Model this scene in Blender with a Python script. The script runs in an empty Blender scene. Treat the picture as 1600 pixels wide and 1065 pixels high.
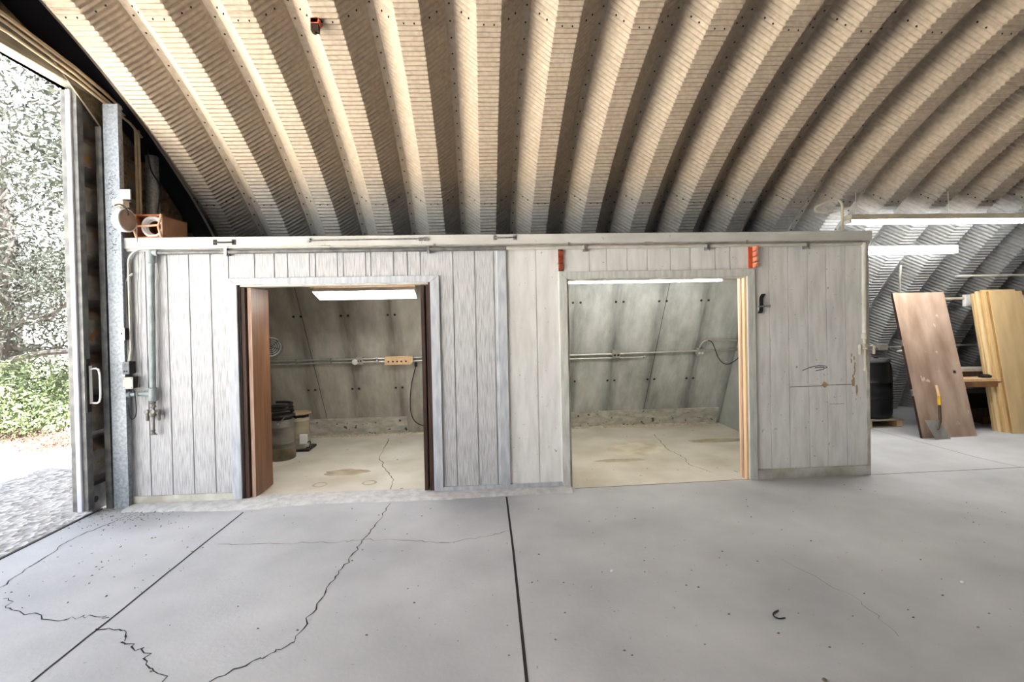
import bpy, math, random
from math import sin, cos, pi, sqrt, atan2, radians
from mathutils import Vector, Matrix
random.seed(7)
SKY, SUN, EXPO, TUBE = 4.2, 100.0, .53, 50.0
C = bpy.context.scene.collection

# ------------------------------------------------------------------ helpers
def lin(c):
    return tuple(((v/255)/12.92 if v/255 <= .04045 else ((v/255+.055)/1.055)**2.4) for v in c) + (1,)

class NT:
    def __init__(s, m): s.t = m.node_tree; s.n = s.t.nodes; s.l = s.t.links
    def new(s, k, **kw):
        n = s.n.new(k)
        for a, v in kw.items(): setattr(n, a, v)
        return n
    def link(s, a, b): s.l.new(a, b)

MATS = {}
def mat(name, c1, c2=None, scale=6, stretch=(1,1,1), rough=.7, metal=0, bump=0, bscale=None, spec=.3,
        lo=.35, hi=.65, detail=6, speck=None, sscale=60, sthr=.72, bdist=.01):
    """two-tone noise material with optional specks and bump"""
    if name in MATS: return MATS[name]
    m = bpy.data.materials.new(name); m.use_nodes = True; t = NT(m)
    b = t.n['Principled BSDF']; b.inputs['Roughness'].default_value = rough
    b.inputs['Metallic'].default_value = metal; b.inputs['Specular IOR Level'].default_value = spec
    b.inputs['Base Color'].default_value = lin(c1)
    tc = t.new('ShaderNodeTexCoord'); mp = t.new('ShaderNodeMapping'); mp.inputs['Scale'].default_value = stretch
    t.link(tc.outputs['Object'], mp.inputs['Vector'])
    if c2:
        nz = t.new('ShaderNodeTexNoise'); nz.inputs['Scale'].default_value = scale; nz.inputs['Detail'].default_value = detail
        t.link(mp.outputs[0], nz.inputs['Vector'])
        r = t.new('ShaderNodeValToRGB'); r.color_ramp.elements[0].position = lo; r.color_ramp.elements[1].position = hi
        r.color_ramp.elements[0].color = lin(c1); r.color_ramp.elements[1].color = lin(c2)
        t.link(nz.outputs['Fac'], r.inputs[0]); col = r.outputs[0]
        if speck:
            n2 = t.new('ShaderNodeTexNoise'); n2.inputs['Scale'].default_value = sscale; n2.inputs['Detail'].default_value = 3
            t.link(tc.outputs['Object'], n2.inputs['Vector'])
            r2 = t.new('ShaderNodeValToRGB'); r2.color_ramp.elements[0].position = sthr; r2.color_ramp.elements[1].position = sthr+.04
            t.link(n2.outputs['Fac'], r2.inputs[0])
            mx = t.new('ShaderNodeMixRGB'); mx.inputs[2].default_value = lin(speck)
            t.link(r2.outputs[0], mx.inputs[0]); t.link(col, mx.inputs[1]); col = mx.outputs[0]
        t.link(col, b.inputs['Base Color'])
    if bump:
        n3 = t.new('ShaderNodeTexNoise'); n3.inputs['Scale'].default_value = bscale or scale*3; n3.inputs['Detail'].default_value = 4
        t.link(mp.outputs[0], n3.inputs['Vector'])
        bp = t.new('ShaderNodeBump'); bp.inputs['Strength'].default_value = bump; bp.inputs['Distance'].default_value = bdist
        t.link(n3.outputs['Fac'], bp.inputs['Height']); t.link(bp.outputs[0], b.inputs['Normal'])
    MATS[name] = m; return m

def emit(name, c, s):
    m = bpy.data.materials.new(name); m.use_nodes = True; t = NT(m)
    b = t.n['Principled BSDF']; b.inputs['Base Color'].default_value = lin(c)
    b.inputs['Emission Color'].default_value = lin(c); b.inputs['Emission Strength'].default_value = s
    return m

class MB:
    def __init__(s): s.v = []; s.f = []; s.mi = []; s.m = 0
    def add(s, vs, fs):
        o = len(s.v); s.v += [tuple(v) for v in vs]
        for f in fs: s.f.append(tuple(o+i for i in f)); s.mi.append(s.m)
        return s
    def hexa(s, p):
        return s.add(p, [(0,3,2,1),(4,5,6,7),(0,1,5,4),(1,2,6,5),(2,3,7,6),(3,0,4,7)])
    def box(s, x0, x1, y0, y1, z0, z1):
        return s.hexa([(x0,y0,z0),(x1,y0,z0),(x1,y1,z0),(x0,y1,z0),(x0,y0,z1),(x1,y0,z1),(x1,y1,z1),(x0,y1,z1)])
    def obox(s, o, a, b, c):
        o, a, b, c = map(Vector, (o, a, b, c))
        return s.hexa([o, o+a, o+a+b, o+b, o+c, o+a+c, o+a+b+c, o+b+c])
    def prism(s, poly, ext):
        n = len(poly); e = Vector(ext)
        return s.add([Vector(p) for p in poly]+[Vector(p)+e for p in poly],
              [tuple(range(n))[::-1], tuple(range(n, 2*n))]+[(i, (i+1) % n, n+(i+1) % n, n+i) for i in range(n)])
    def tube(s, pts, r, n=8, caps=True, closed=False):
        pts = [Vector(p) for p in pts]; k = len(pts); rs = r if isinstance(r, (list, tuple)) else [r]*k
        up = None; vs = []
        for i, p in enumerate(pts):
            if closed: d = pts[(i+1) % k]-pts[i-1]
            else: d = pts[min(i+1, k-1)]-pts[max(i-1, 0)]
            d.normalize()
            if up is None:
                up = Vector((0,0,1)) if abs(d.z) < .9 else Vector((1,0,0))
            a = d.cross(up)
            if a.length < 1e-6: a = d.orthogonal()
            a.normalize(); up = a.cross(d); up.normalize()
            for j in range(n):
                t = 2*pi*j/n; vs.append(p+(a*cos(t)+up*sin(t))*rs[i])
        fs = []
        for i in range(k if closed else k-1):
            i2 = (i+1) % k
            for j in range(n): fs.append((i*n+j, i*n+(j+1) % n, i2*n+(j+1) % n, i2*n+j))
        if caps and not closed: fs += [tuple(range(n))[::-1], tuple((k-1)*n+j for j in range(n))]
        return s.add(vs, fs)
    def lathe(s, o, prof, n=24, axis=(0,0,1)):
        """prof: list of (r, h) along axis"""
        o = Vector(o); w = Vector(axis).normalized(); a = w.orthogonal().normalized(); b = w.cross(a); vs = []; k = len(prof)
        for r, h in prof:
            for j in range(n):
                t = 2*pi*j/n; vs.append(o+w*h+(a*cos(t)+b*sin(t))*r)
        fs = [(i*n+j, i*n+(j+1) % n, (i+1)*n+(j+1) % n, (i+1)*n+j) for i in range(k-1) for j in range(n)]
        fs += [tuple(range(n))[::-1], tuple((k-1)*n+j for j in range(n))]
        return s.add(vs, fs)
    def ribbon(s, pts, w, z):
        """flat strip along a polyline on the ground"""
        pts = [Vector((p[0], p[1], 0)) for p in pts]; vs = []; k = len(pts); ws = w if isinstance(w, list) else [w]*k
        for i, p in enumerate(pts):
            d = pts[min(i+1, k-1)]-pts[max(i-1, 0)]; d.normalize(); q = Vector((-d.y, d.x, 0))*ws[i]/2
            vs += [(p.x-q.x, p.y-q.y, z), (p.x+q.x, p.y+q.y, z)]
        return s.add(vs, [(2*i, 2*i+2, 2*i+3, 2*i+1) for i in range(k-1)])
    def build(s, name, mats, parent=None, at=None, smooth=False, bevel=0, angle=40, subsurf=0):
        me = bpy.data.meshes.new(name)
        o = bpy.data.objects.new(name, me); C.objects.link(o)
        base = Vector((0,0,0))
        if parent:
            o.parent = parent; q = parent
            while q: base += q.location; q = q.parent
        elif at: base = Vector(at); o.location = base
        me.from_pydata([(v[0]-base.x, v[1]-base.y, v[2]-base.z) for v in s.v], [], s.f)
        mats = mats if isinstance(mats, (list, tuple)) else [mats]
        for m in mats: me.materials.append(m)
        me.polygons.foreach_set('material_index', s.mi)
        if smooth:
            me.polygons.foreach_set('use_smooth', [True]*len(me.polygons)); me.set_sharp_from_angle(angle=radians(angle))
        me.update()
        if bevel:
            b = o.modifiers.new('bevel', 'BEVEL'); b.width = bevel; b.segments = 2; b.limit_method = 'ANGLE'; b.angle_limit = radians(50)
        return o

def tag(o, label, cat, group=None):
    o['label'] = label; o['category'] = cat
    if group: o['group'] = group
    return o
def thing(name, label, cat, loc, group=None):
    o = bpy.data.objects.new(name, None); C.objects.link(o); o.location = loc; o.empty_display_size = .1
    return tag(o, label, cat, group)
def struct(o): o['kind'] = 'structure'; return o
def stuff(o): o['kind'] = 'stuff'; return o
def sroot(name, loc):
    o = bpy.data.objects.new(name, None); C.objects.link(o); o.location = loc; return struct(o)
def arc(c, r, a0, a1, n, u, v):
    c, u, v = Vector(c), Vector(u), Vector(v)
    return [c+(u*cos(radians(a0+(a1-a0)*i/n))+v*sin(radians(a0+(a1-a0)*i/n)))*r for i in range(n+1)]
def smooth_path(pts, n=6):
    pts = [Vector(p) for p in pts]; out = []
    for i in range(len(pts)-1):
        p0 = pts[max(i-1, 0)]; p1 = pts[i]; p2 = pts[i+1]; p3 = pts[min(i+2, len(pts)-1)]
        for j in range(n):
            t = j/n
            out.append(.5*((2*p1)+(p2-p0)*t+(2*p0-5*p1+4*p2-p3)*t*t+(3*p1-p0-3*p2+p3)*t**3))
    return out+[pts[-1]]

# ------------------------------------------------------------------ materials
m_conc = mat('concrete', (166,169,174), (194,197,202), 1.3, rough=.75, bump=.15, bscale=40, speck=(150,146,140), sscale=38, sthr=.70, lo=.3, hi=.7, spec=.35)
m_crack = mat('crack', (46,42,40), rough=.95)
m_crackf = mat('faint_crack', (120,116,112), rough=.95)
m_concin = mat('dusty_concrete', (184,179,163), (212,209,199), 1.6, rough=.8, bump=.15, bscale=40, speck=(120,108,88), sscale=14, sthr=.70, lo=.3, hi=.62)
m_patch = mat('pale_patch', (214,210,194), (186,178,156), 5, rough=.85)
m_stain = mat('damp_stain', (156,146,122), (182,172,148), 8, rough=.8)
m_side = mat('painted_siding', (146,148,151), (198,199,202), 30, (4,4,.22), rough=.75, bump=.42, bscale=45, lo=.30, hi=.58, bdist=.006, spec=.2)
m_sideR = mat('smooth_painted_siding', (214,214,211), (234,234,233), 6, (3,3,.5), rough=.7, bump=.25, bscale=26, lo=.3, hi=.6, bdist=.004, spec=.25, speck=(168,164,156), sscale=30, sthr=.7)
m_trim = mat('painted_trim', (166,171,180), (196,201,208), 9, (3,3,.5), rough=.65, bump=.15, spec=.3)
m_trimw = mat('weathered_trim', (168,165,154), (208,206,198), 7, (1,1,1), rough=.75, bump=.3)
m_fascia = mat('fascia_white', (184,184,181), (206,206,204), 4, (.6,1,1), rough=.6, speck=(170,164,150), sscale=22, sthr=.68)
m_galv = mat('galvanised_steel', (116,123,131), (146,153,161), 45, rough=.45, metal=.35, spec=.5, detail=2)
m_dkgalv = mat('dark_galvanised', (88,90,92), (122,122,120), 12, rough=.55, metal=.3)
m_rustwall = mat('dusty_cladding', (104,92,74), (146,132,108), 26, rough=.7, metal=.15, bump=.2, bscale=60)
m_leafdoor = mat('door_cladding', (118,112,104), (150,146,140), 8, rough=.6, metal=.15, speck=(150,108,70), sscale=9, sthr=.62)
m_lav = mat('pale_channel', (186,190,204), (206,208,218), 8, rough=.5)
m_brown = mat('brown_veneer', (88,58,36), (120,82,54), 5, (6,6,.35), rough=.5, spec=.4)
m_brownedge = mat('brown_edge', (160,128,112), (188,160,146), 9, (6,6,.4), rough=.6)
m_dkbrown = mat('dark_brown', (44,30,26), (70,48,40), 6, (5,5,.4), rough=.6)
m_wood = mat('fresh_wood', (214,178,134), (232,202,164), 6, (6,6,.3), rough=.6)
m_line = None
m_black = mat('black_plastic', (15,15,17), (24,25,27), 5, rough=.35, spec=.35)
m_rubber = mat('black_rubber', (22,22,22), rough=.7)
m_white = mat('white_enamel', (232,232,232), rough=.35, spec=.5)
m_cream = mat('cream_paint', (206,200,184), (190,182,164), 9, rough=.5)
m_pipeg = mat('grey_green_pipe', (118,130,132), (142,152,154), 12, rough=.5)
m_pipew = mat('white_pipe', (200,198,192), (182,178,168), 9, rough=.5)
m_conduit = mat('conduit_metal', (166,166,162), (188,186,178), 14, rough=.4, metal=.5, spec=.5)
m_brass = mat('weathered_brass', (110,108,104), (136,132,122), 20, rough=.5, metal=.3)
m_red = mat('red_oxide', (176,72,44), (206,100,66), 14, rough=.6, speck=(80,34,24), sscale=40, sthr=.66)
m_chrome = mat('worn_chrome', (170,172,174), (130,130,130), 30, rough=.3, metal=.8)
m_iron = mat('dark_iron', (34,34,36), (56,54,52), 20, rough=.55, metal=.4)
m_bolt = mat('dark_bolt', (48,42,38), rough=.6, metal=.3)
m_rust = mat('rusty_wood', (140,84,56), (176,112,76), 10, rough=.75)
m_dirt = mat('debris', (104,92,76), (140,128,110), 20, rough=.9)
m_mortar = mat('mortar', (184,185,186), (208,209,210), 16, rough=.9, bump=.6, bscale=40)
m_tube = emit('lit_tube', (255,252,248), TUBE)

def lining_mat(name, c1, c2, cd, phase, seed):
    """plywood lining with dark rib streaks"""
    m = bpy.data.materials.new(name); m.use_nodes = True; t = NT(m); b = t.n['Principled BSDF']
    b.inputs['Roughness'].default_value = .75; b.inputs['Specular IOR Level'].default_value = .2
    tc = t.new('ShaderNodeTexCoord'); mp = t.new('ShaderNodeMapping'); mp.inputs['Scale'].default_value = (2.2,1,.8); mp.inputs['Location'].default_value = (seed,0,0)
    t.link(tc.outputs['Object'], mp.inputs[0])
    nz = t.new('ShaderNodeTexNoise'); nz.inputs['Scale'].default_value = 1.7; nz.inputs['Detail'].default_value = 9; nz.inputs['Roughness'].default_value = .68
    t.link(mp.outputs[0], nz.inputs['Vector'])
    r = t.new('ShaderNodeValToRGB'); r.color_ramp.elements[0].position = .3; r.color_ramp.elements[1].position = .66
    r.color_ramp.elements[0].color = lin(c1); r.color_ramp.elements[1].color = lin(c2); t.link(nz.outputs['Fac'], r.inputs[0])
    # streaks: |frac((x-phase)/.585)-.5| small, broken up by stretched noise
    sx = t.new('ShaderNodeSeparateXYZ'); t.link(tc.outputs['Object'], sx.inputs[0])
    mp2 = t.new('ShaderNodeMapping'); mp2.inputs['Scale'].default_value = (9,1,1.1); mp2.inputs['Location'].default_value = (seed,0,3); t.link(tc.outputs['Object'], mp2.inputs[0])
    n2 = t.new('ShaderNodeTexNoise'); n2.inputs['Scale'].default_value = 1.2; n2.inputs['Detail'].default_value = 7; n2.inputs['Roughness'].default_value = .65; t.link(mp2.outputs[0], n2.inputs['Vector'])
    def mth(op, a, bv=None):
        n = t.new('ShaderNodeMath', operation=op)
        if hasattr(a, 'links'): t.link(a, n.inputs[0])
        else: n.inputs[0].default_value = a
        if bv is not None:
            if hasattr(bv, 'links'): t.link(bv, n.inputs[1])
            else: n.inputs[1].default_value = bv
        return n.outputs[0]
    fx = mth('SUBTRACT', sx.outputs[0], phase); fx = mth('DIVIDE', fx, .585); fx = mth('FRACT', fx); fx = mth('SUBTRACT', fx, .5); fx = mth('ABSOLUTE', fx)
    st = mth('MULTIPLY', mth('SUBTRACT', .36, fx), 2.3)          # peak at frac .5
    st = mth('MULTIPLY', st, mth('MULTIPLY', n2.outputs['Fac'], 2.3)); st = mth('SUBTRACT', st, .30)
    cl = t.new('ShaderNodeClamp'); t.link(st, cl.inputs[0])
    mx = t.new('ShaderNodeMixRGB'); mx.inputs[2].default_value = lin(cd); t.link(mth('MULTIPLY', cl.outputs[0], .85), mx.inputs[0]); t.link(r.outputs[0], mx.inputs[1])
    t.link(mx.outputs[0], b.inputs['Base Color'])
    return m
m_linL = lining_mat('grey_lining', (144,140,130), (190,187,177), (88,82,70), -2.62, 4)
m_linR = lining_mat('pale_lining', (146,148,144), (198,202,200), (84,84,78), 1.52, 11)
m_strip = mat('pale_strip', (168,167,158), (206,205,198), 6, (1.5,1,3), rough=.8, speck=(84,78,66), sscale=14, sthr=.64)

def roof_mat():
    m = bpy.data.materials.new('arch_steel'); m.use_nodes = True; t = NT(m); b = t.n['Principled BSDF']
    b.inputs['Roughness'].default_value = .55; b.inputs['Specular IOR Level'].default_value = .35
    tc = t.new('ShaderNodeTexCoord'); sx = t.new('ShaderNodeSeparateXYZ'); t.link(tc.outputs['Object'], sx.inputs[0])
    n = t.new('ShaderNodeTexNoise'); n.inputs['Scale'].default_value = 2.2; n.inputs['Detail'].default_value = 5; t.link(tc.outputs['Object'], n.inputs['Vector'])
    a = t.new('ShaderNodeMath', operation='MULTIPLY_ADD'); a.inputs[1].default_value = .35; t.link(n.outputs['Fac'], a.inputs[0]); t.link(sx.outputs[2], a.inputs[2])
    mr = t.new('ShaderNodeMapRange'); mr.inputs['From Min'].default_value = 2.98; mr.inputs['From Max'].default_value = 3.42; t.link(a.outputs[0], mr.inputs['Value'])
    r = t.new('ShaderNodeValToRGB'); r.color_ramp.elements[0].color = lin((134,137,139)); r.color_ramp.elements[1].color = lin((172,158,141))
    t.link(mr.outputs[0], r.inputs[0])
    n2 = t.new('ShaderNodeTexNoise'); n2.inputs['Scale'].default_value = 26; n2.inputs['Detail'].default_value = 4; t.link(tc.outputs['Object'], n2.inputs['Vector'])
    mx = t.new('ShaderNodeMixRGB', blend_type='MULTIPLY'); mx.inputs[0].default_value = .35
    r2 = t.new('ShaderNodeValToRGB'); r2.color_ramp.elements[0].position = .35; r2.color_ramp.elements[0].color = (.5,.47,.42,1); r2.color_ramp.elements[1].position = .6
    t.link(n2.outputs['Fac'], r2.inputs[0]); t.link(r.outputs[0], mx.inputs[1]); t.link(r2.outputs[0], mx.inputs[2])
    t.link(mx.outputs[0], b.inputs['Base Color'])
    return m
m_roof = roof_mat()

# ------------------------------------------------------------------ arch roof
YC, ZC, RR, XL, PIT, WF, DEP = 1.670, -2.1965, 6.460, -.5976, .61, .1888, .2
XEND, XW = 11.3, -3.43                     # right end, left end wall plane
def arch_y(z, d=0): return YC+sqrt(max((RR+d)**2-(z-ZC)**2, 0))
def arch_z(y, d=0): return ZC+sqrt(max((RR+d)**2-(y-YC)**2, 0))
def roof():
    b = MB(); ths = []; pitch = .0457
    th = radians(18.3); te = radians(77)
    k = 0
    while th < te: ths.append((th, cos(2*pi*k/8))); th += pitch/8/RR; k += 1
    for i in range(22): ths.append((te+(radians(162)-te)*i/21, 0))
    prof = []
    A = .0088
    for k in range(-4, 20):
        x = XL+PIT*k
        if k == -4: prof.append((XW-.18, DEP, 0))
        for dx, am in ((-.179,0),(-.162,0),(-.15,1),(-.012,1),(0,.75)): prof.append((x+dx, DEP*(-dx)/.179, am))
        prof += [(x+.010, 0, 1), (x+WF-.010, 0, 1)]
        for dx, am in ((0,.75),(.012,1),(.15,1),(.162,0),(.179,0)): prof.append((x+WF+dx, DEP*dx/.179, am))
    prof.append((XEND+.1, DEP, 0))
    n = len(prof); vs = []
    for th, fine in ths:
        deg = th*180/pi; lap = -.006 if 53.3 < deg < 71.3 or deg < 35 else 0
        w = A*fine
        for x, r, am in prof:
            q = RR+r+am*w+lap; vs.append((x, YC+q*cos(th), ZC+q*sin(th)))
    fs = [(i*n+j, i*n+j+1, (i+1)*n+j+1, (i+1)*n+j) for i in range(len(ths)-1) for j in range(n-1)]
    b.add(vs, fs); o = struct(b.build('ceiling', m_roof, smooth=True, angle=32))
    bb = MB()
    def bolt(x, th, r, s=.0085):
        d = Vector((0, -cos(th), -sin(th)))
        bb.lathe((x, YC+r*cos(th), ZC+r*sin(th)), [(s, -.002), (s, .006), (s*.6, .010)], 6, d)
    for k in range(-4, 16):
        x = XL+PIT*k+WF+.21; th = radians(36)
        while th < radians(75): bolt(x, th, RR+DEP-.002); th += .146/RR
        for deg in (53.3-.45, 71.3-.45):
            t2 = radians(deg)
            for dx in (.055, .135): bolt(x-.21-WF+dx, t2, RR-.004, .0075)
            for dx in (.06, .115):
                bolt(x-.21+dx, t2, RR+DEP*dx/.179-.008, .0075); bolt(x-.21-WF-dx, t2, RR+DEP*dx/.179-.008, .0075)
    stuff(bb.build('bolt', m_bolt, o, smooth=True))
roof()

# ------------------------------------------------------------------ floors
def floor():
    b = MB()
    b.add([(XW,-4.9,0),(XEND,-4.9,0),(XEND,8.05,0),(3.87,8.05,0),(3.87,4.62,0),(XW,4.62,0)], [(0,1,2,3,4,5)])
    b.box(XW-.005, XW, -4.9, 4.62, -.25, 0)
    b.m = 1
    def jit(pts, n=7, a=.018):
        out = []
        for i in range(len(pts)-1):
            for j in range(n):
                t = j/n; out.append((pts[i][0]+(pts[i+1][0]-pts[i][0])*t+random.uniform(-a, a)*(j > 0), pts[i][1]+(pts[i+1][1]-pts[i][1])*t+random.uniform(-a, a)*(j > 0)))
        return out+[pts[-1]]
    def crack(pts, w, a=.016, n=7):
        q = jit(pts, n, a); b.ribbon(q, [w*random.uniform(.45, 1.4) for _ in q], .0012)
    b.ribbon([(.197,4.46),(.19,3.4),(.17,2.2),(.15,0)], .016, .0012)                       # control joint in the middle
    b.ribbon(jit([(-2.10,4.36),(-2.103,3.2),(-2.104,2.2),(-2.1,0)], 8, .003), .013, .0012)  # joint on the left
    b.ribbon(jit([(.86,4.60),(2.55,4.645),(3.9,4.63),(5.5,4.655),(11,4.7)], 6, .004), .010, .0012)
    b.ribbon([(5.39,6.53),(5.41,5.7),(5.42,5.05),(5.5,4.66)], .008, .0012)
    crack([(-3.067,3.26),(-3.13,3.6),(-3.19,3.9),(-3.15,4.15),(-3.05,4.5)], .007)
    crack([(-2.924,3.125),(-2.75,2.99),(-2.39,2.853),(-2.277,2.883),(-2.12,2.86)], .006, .02)
    crack([(-2.115,2.759),(-1.961,2.728),(-1.866,2.615),(-1.714,2.528),(-1.58,2.391),(-1.4,2.25)], .008, .02)
    crack([(-.849,4.43),(-.878,4.022),(-.916,3.648),(-.941,3.391),(-.963,3.144),(-.987,2.881),(-.988,2.542),(-1.056,2.476),(-1.204,2.369),(-1.4,2.15)], .007)
    crack([(-1.3,.9),(-1.35,1.5),(-1.4,2.15)], .007)
    b.m = 2
    crack([(-1.99,3.744),(-1.56,3.708),(-1.087,3.677),(-.93,3.702),(-.567,3.652),(-.278,3.579),(.004,3.654),(.177,3.735)], .007)
    crack([(1.95,3.1),(2.1,2.6),(2.05,2.3)], .003)
    struct(b.build('floor', [m_conc, m_crack, m_crackf]))
    b = MB()
    b.add([(-3.23,4.62,0),(3.87,4.62,0),(3.87,7.74,0),(-3.23,7.74,0)], [(0,1,2,3)])
    b.m = 1
    crack([(-1.329,6.9),(-1.254,5.93),(-1.078,5.407),(-.934,5.067),(-.906,4.64)], .007)
    crack([(2.353,6.6),(2.242,5.784),(2.292,5.471),(2.229,5.204),(2.35,4.9)], .006)
    b.m = 2
    def blob(x, y, rx, ry, z, n=26):
        vs = [(x+rx*cos(2*pi*i/n)*random.uniform(.82,1.12), y+ry*sin(2*pi*i/n)*random.uniform(.82,1.12), z) for i in range(n)]
        b.add(vs, [tuple(range(n))])
    blob(1.87, 5.92, .36, .30, .0010)
    b.m = 3
    blob(-1.50, 5.40, .24, .12, .0010); blob(3.05, 6.15, .42, .10, .001); blob(1.55, 5.45, .3, .06, .0008)
    for x in (-1.66, -1.17):
        b.m = 3
        vs = []
        for i in range(20):
            t = 2*pi*i/20
            for r in (.052, .075): vs.append((x+r*cos(t), 5.02+r*sin(t), .0011))
        b.add(vs, [(2*i, 2*((i+1) % 20), 2*((i+1) % 20)+1, 2*i+1) for i in range(20)])
    struct(b.build('floor_shed', [m_concin, m_crack, m_patch, m_stain]))
floor()

# ------------------------------------------------------------------ end walls of the hut
def end_walls():
    b = MB()
    # sheet around the door opening (Y -1.05..4.87, z 0..3.68)
    X = XW-.09
    def sheet(y0, y1, zlo, n=14):
        top = [(X, y0+(y1-y0)*i/n, arch_z(y0+(y1-y0)*i/n, DEP+.02)) for i in range(n+1)]
        poly = [(X, y0, zlo), (X, y1, zlo)]+top[::-1]
        b.prism(poly, (-.02, 0, 0))
    sheet(4.87, 7.9, 0); sheet(-1.3, 4.87, 3.80); sheet(-4.6, -1.3, 0)
    # near-black strip: painted shade between the last arch and the end wall
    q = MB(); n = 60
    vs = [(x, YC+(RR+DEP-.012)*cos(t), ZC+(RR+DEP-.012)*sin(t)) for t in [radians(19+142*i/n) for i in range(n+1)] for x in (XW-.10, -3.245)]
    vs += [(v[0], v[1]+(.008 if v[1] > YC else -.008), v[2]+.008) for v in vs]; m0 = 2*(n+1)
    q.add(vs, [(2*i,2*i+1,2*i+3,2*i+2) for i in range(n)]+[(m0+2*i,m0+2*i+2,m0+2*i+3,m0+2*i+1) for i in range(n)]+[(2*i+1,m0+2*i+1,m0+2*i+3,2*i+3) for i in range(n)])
    struct(q.build('trim_shade_strip', mat('painted_shade', (16,16,22), rough=.9)))
    # vertical cladding ribs right of the post, tops cut along the arch
    for y0, y1 in ((4.89,5.04),(5.31,5.465),(5.64,5.895),(6.08,6.3),(6.5,6.72)):
        z0, z1 = arch_z(y0, .16), arch_z(y1, .16)
        b.hexa([(X,y0-.05,0),(X+.09,y0,0),(X+.09,y1,0),(X,y1+.05,0),(X,y0-.05,z0),(X+.09,y0,z0),(X+.09,y1,z1),(X,y1+.05,z1)])
    for y0 in [-4.2+.42*i for i in range(7)]:
        b.hexa([(X,y0-.05,0),(X+.09,y0,0),(X+.09,y0+.2,0),(X,y0+.25,0),(X,y0-.05,arch_z(y0,.1)),(X+.09,y0,arch_z(y0,.1)),(X+.09,y0+.2,arch_z(y0+.2,.1)),(X,y0+.25,arch_z(y0+.2,.1))])
    struct(b.build('wall_left', m_rustwall))
    b = MB(); b.box(XW-.08, XW+.02, -1.3, 4.87, 3.685, 3.86)             # header
    b.box(XW+.02, XW+.035, -1.3, 4.87, 3.685, 3.72)
    struct(b.build('trim_header', mat('grey_header', (128,124,114), (146,142,132), 6, rough=.6), bevel=.004))
    b = MB(); b.prism([(XW+.03,4.20,3.78),(XW+.03,4.74,3.375),(XW+.03,4.80,3.70),(XW+.03,4.80,3.82)], (-.012,0,0))
    struct(b.build('trim_gusset', m_rustwall))
    b = MB(); b.tube([(XW+.035,4.05,3.88),(XW+.035,4.745,3.37)], .006, 6); struct(b.build('trim_brace', m_cream))
    # corner post: face plate with return, and the angle beside it
    b = MB(); b.box(-3.322, -3.192, 4.575, 4.59, -.02, 3.62); b.box(-3.322, -3.310, 4.59, 4.74, -.02, 3.62); b.box(-3.204, -3.192, 4.59, 4.63, -.02, 3.62)
    o = struct(b.build('trim_post', m_galv, bevel=.003))
    b = MB(); RR2 = random.Random(5)                       # scrawled marker writing running up the post
    for z0, z1 in ((2.30,2.66),(2.70,3.02)):
        z = z0
        while z < z1:
            x = -3.262+RR2.uniform(-.008,.008)
            for k in range(3):
                p = Vector((x+RR2.uniform(-.02,.02),4.5745,z+RR2.uniform(-.012,.02))); q = p+Vector((RR2.uniform(-.025,.025),0,RR2.uniform(-.02,.02))); n_ = Vector((-(q-p).z,0,(q-p).x)).normalized()*.0022
                b.add([p-n_,q-n_,q+n_,p+n_],[(0,1,2,3)])
            z += .034
    b.build('marker_scrawl', m_iron, o)
    b = MB(); b.box(-3.395, -3.345, 4.585, 4.60, -.02, 3.42); b.box(-3.36, -3.345, 4.60, 4.80, -.02, 3.42)
    struct(b.build('trim_angle', m_dkgalv))
    b = MB(); b.tube([(-3.33, 5.235, 0), (-3.33, 5.235, arch_z(5.235, .15))], .058, 14)
    struct(b.build('trim_column', m_galv, smooth=True))
    # threshold channel of the sliding door
    b = MB(); b.box(XW-.03, XW-.006, -1.3, 4.60, -.10, .006); struct(b.build('trim_threshold', m_iron))
    # far end wall
    b = MB(); n = 40
    ys = [-4.7+12.7*i/n for i in range(n+1)]
    b.prism([(XEND, y, -.02) for y in (ys[0], ys[-1])]+[(XEND, y, max(arch_z(y, DEP+.02), 0)) for y in ys[::-1]], (.03, 0, 0))
    struct(b.build('wall_right', m_rustwall))
end_walls()

# sliding hangar door leaf, pushed open behind the post
def hangar_door():
    r = sroot('door_3', (XW-.08, 4.42, 0))
    b = MB(); b.box(-3.535, -3.486, 4.40, 4.44, .05, 3.66); b.build('edge_channel', m_dkgalv, r, bevel=.004)
    b = MB(); b.box(-3.486, -3.445, 4.385, 4.46, .05, 3.66); b.build('edge_post', m_lav, r, bevel=.006)
    b = MB(); b.box(-3.445, -3.408, 4.405, 4.47, .05, 3.66); b.build('edge_angle', m_dkgalv, r)
    b = MB(); b.box(-3.56, -3.545, 4.46, 5.9, .06, 3.66)
    z = .32
    while z < 3.5:                                        # horizontal trapezoid ribs
        b.hexa([(-3.545,4.47,z-.09),(-3.455,4.47,z),(-3.455,5.9,z),(-3.545,5.9,z-.09),(-3.545,4.47,z+.30),(-3.455,4.47,z+.21),(-3.455,5.9,z+.21),(-3.545,5.9,z+.30)]); z += .39
    b.build('panel', m_leafdoor, r)
    b = MB(); b.box(-3.47, -3.43, 4.47, 5.9, .02, .24); b.m = 1
    b.lathe((-3.43, 4.515, .12), [(.028, 0), (.028, .003)], 14, (1,0,0)); b.build('bottom_rail', [m_dkgalv, m_rubber], r)
    b = MB(); b.box(-3.405, -3.395, 4.44, 4.47, .97, 1.30); b.tube(smooth_path([(-3.40,4.455,1.27),(-3.33,4.455,1.265),(-3.32,4.455,1.12),(-3.33,4.455,.985),(-3.40,4.455,.98)], 3), .008, 6)
    h = b.build('handle', [m_white], r, smooth=True); h['label'] = 'white pull handle'
    b = MB(); b.box(-3.408, -3.398, 4.41, 4.46, .90, 1.36); b.build('latch', m_iron, r)
hangar_door()

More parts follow.
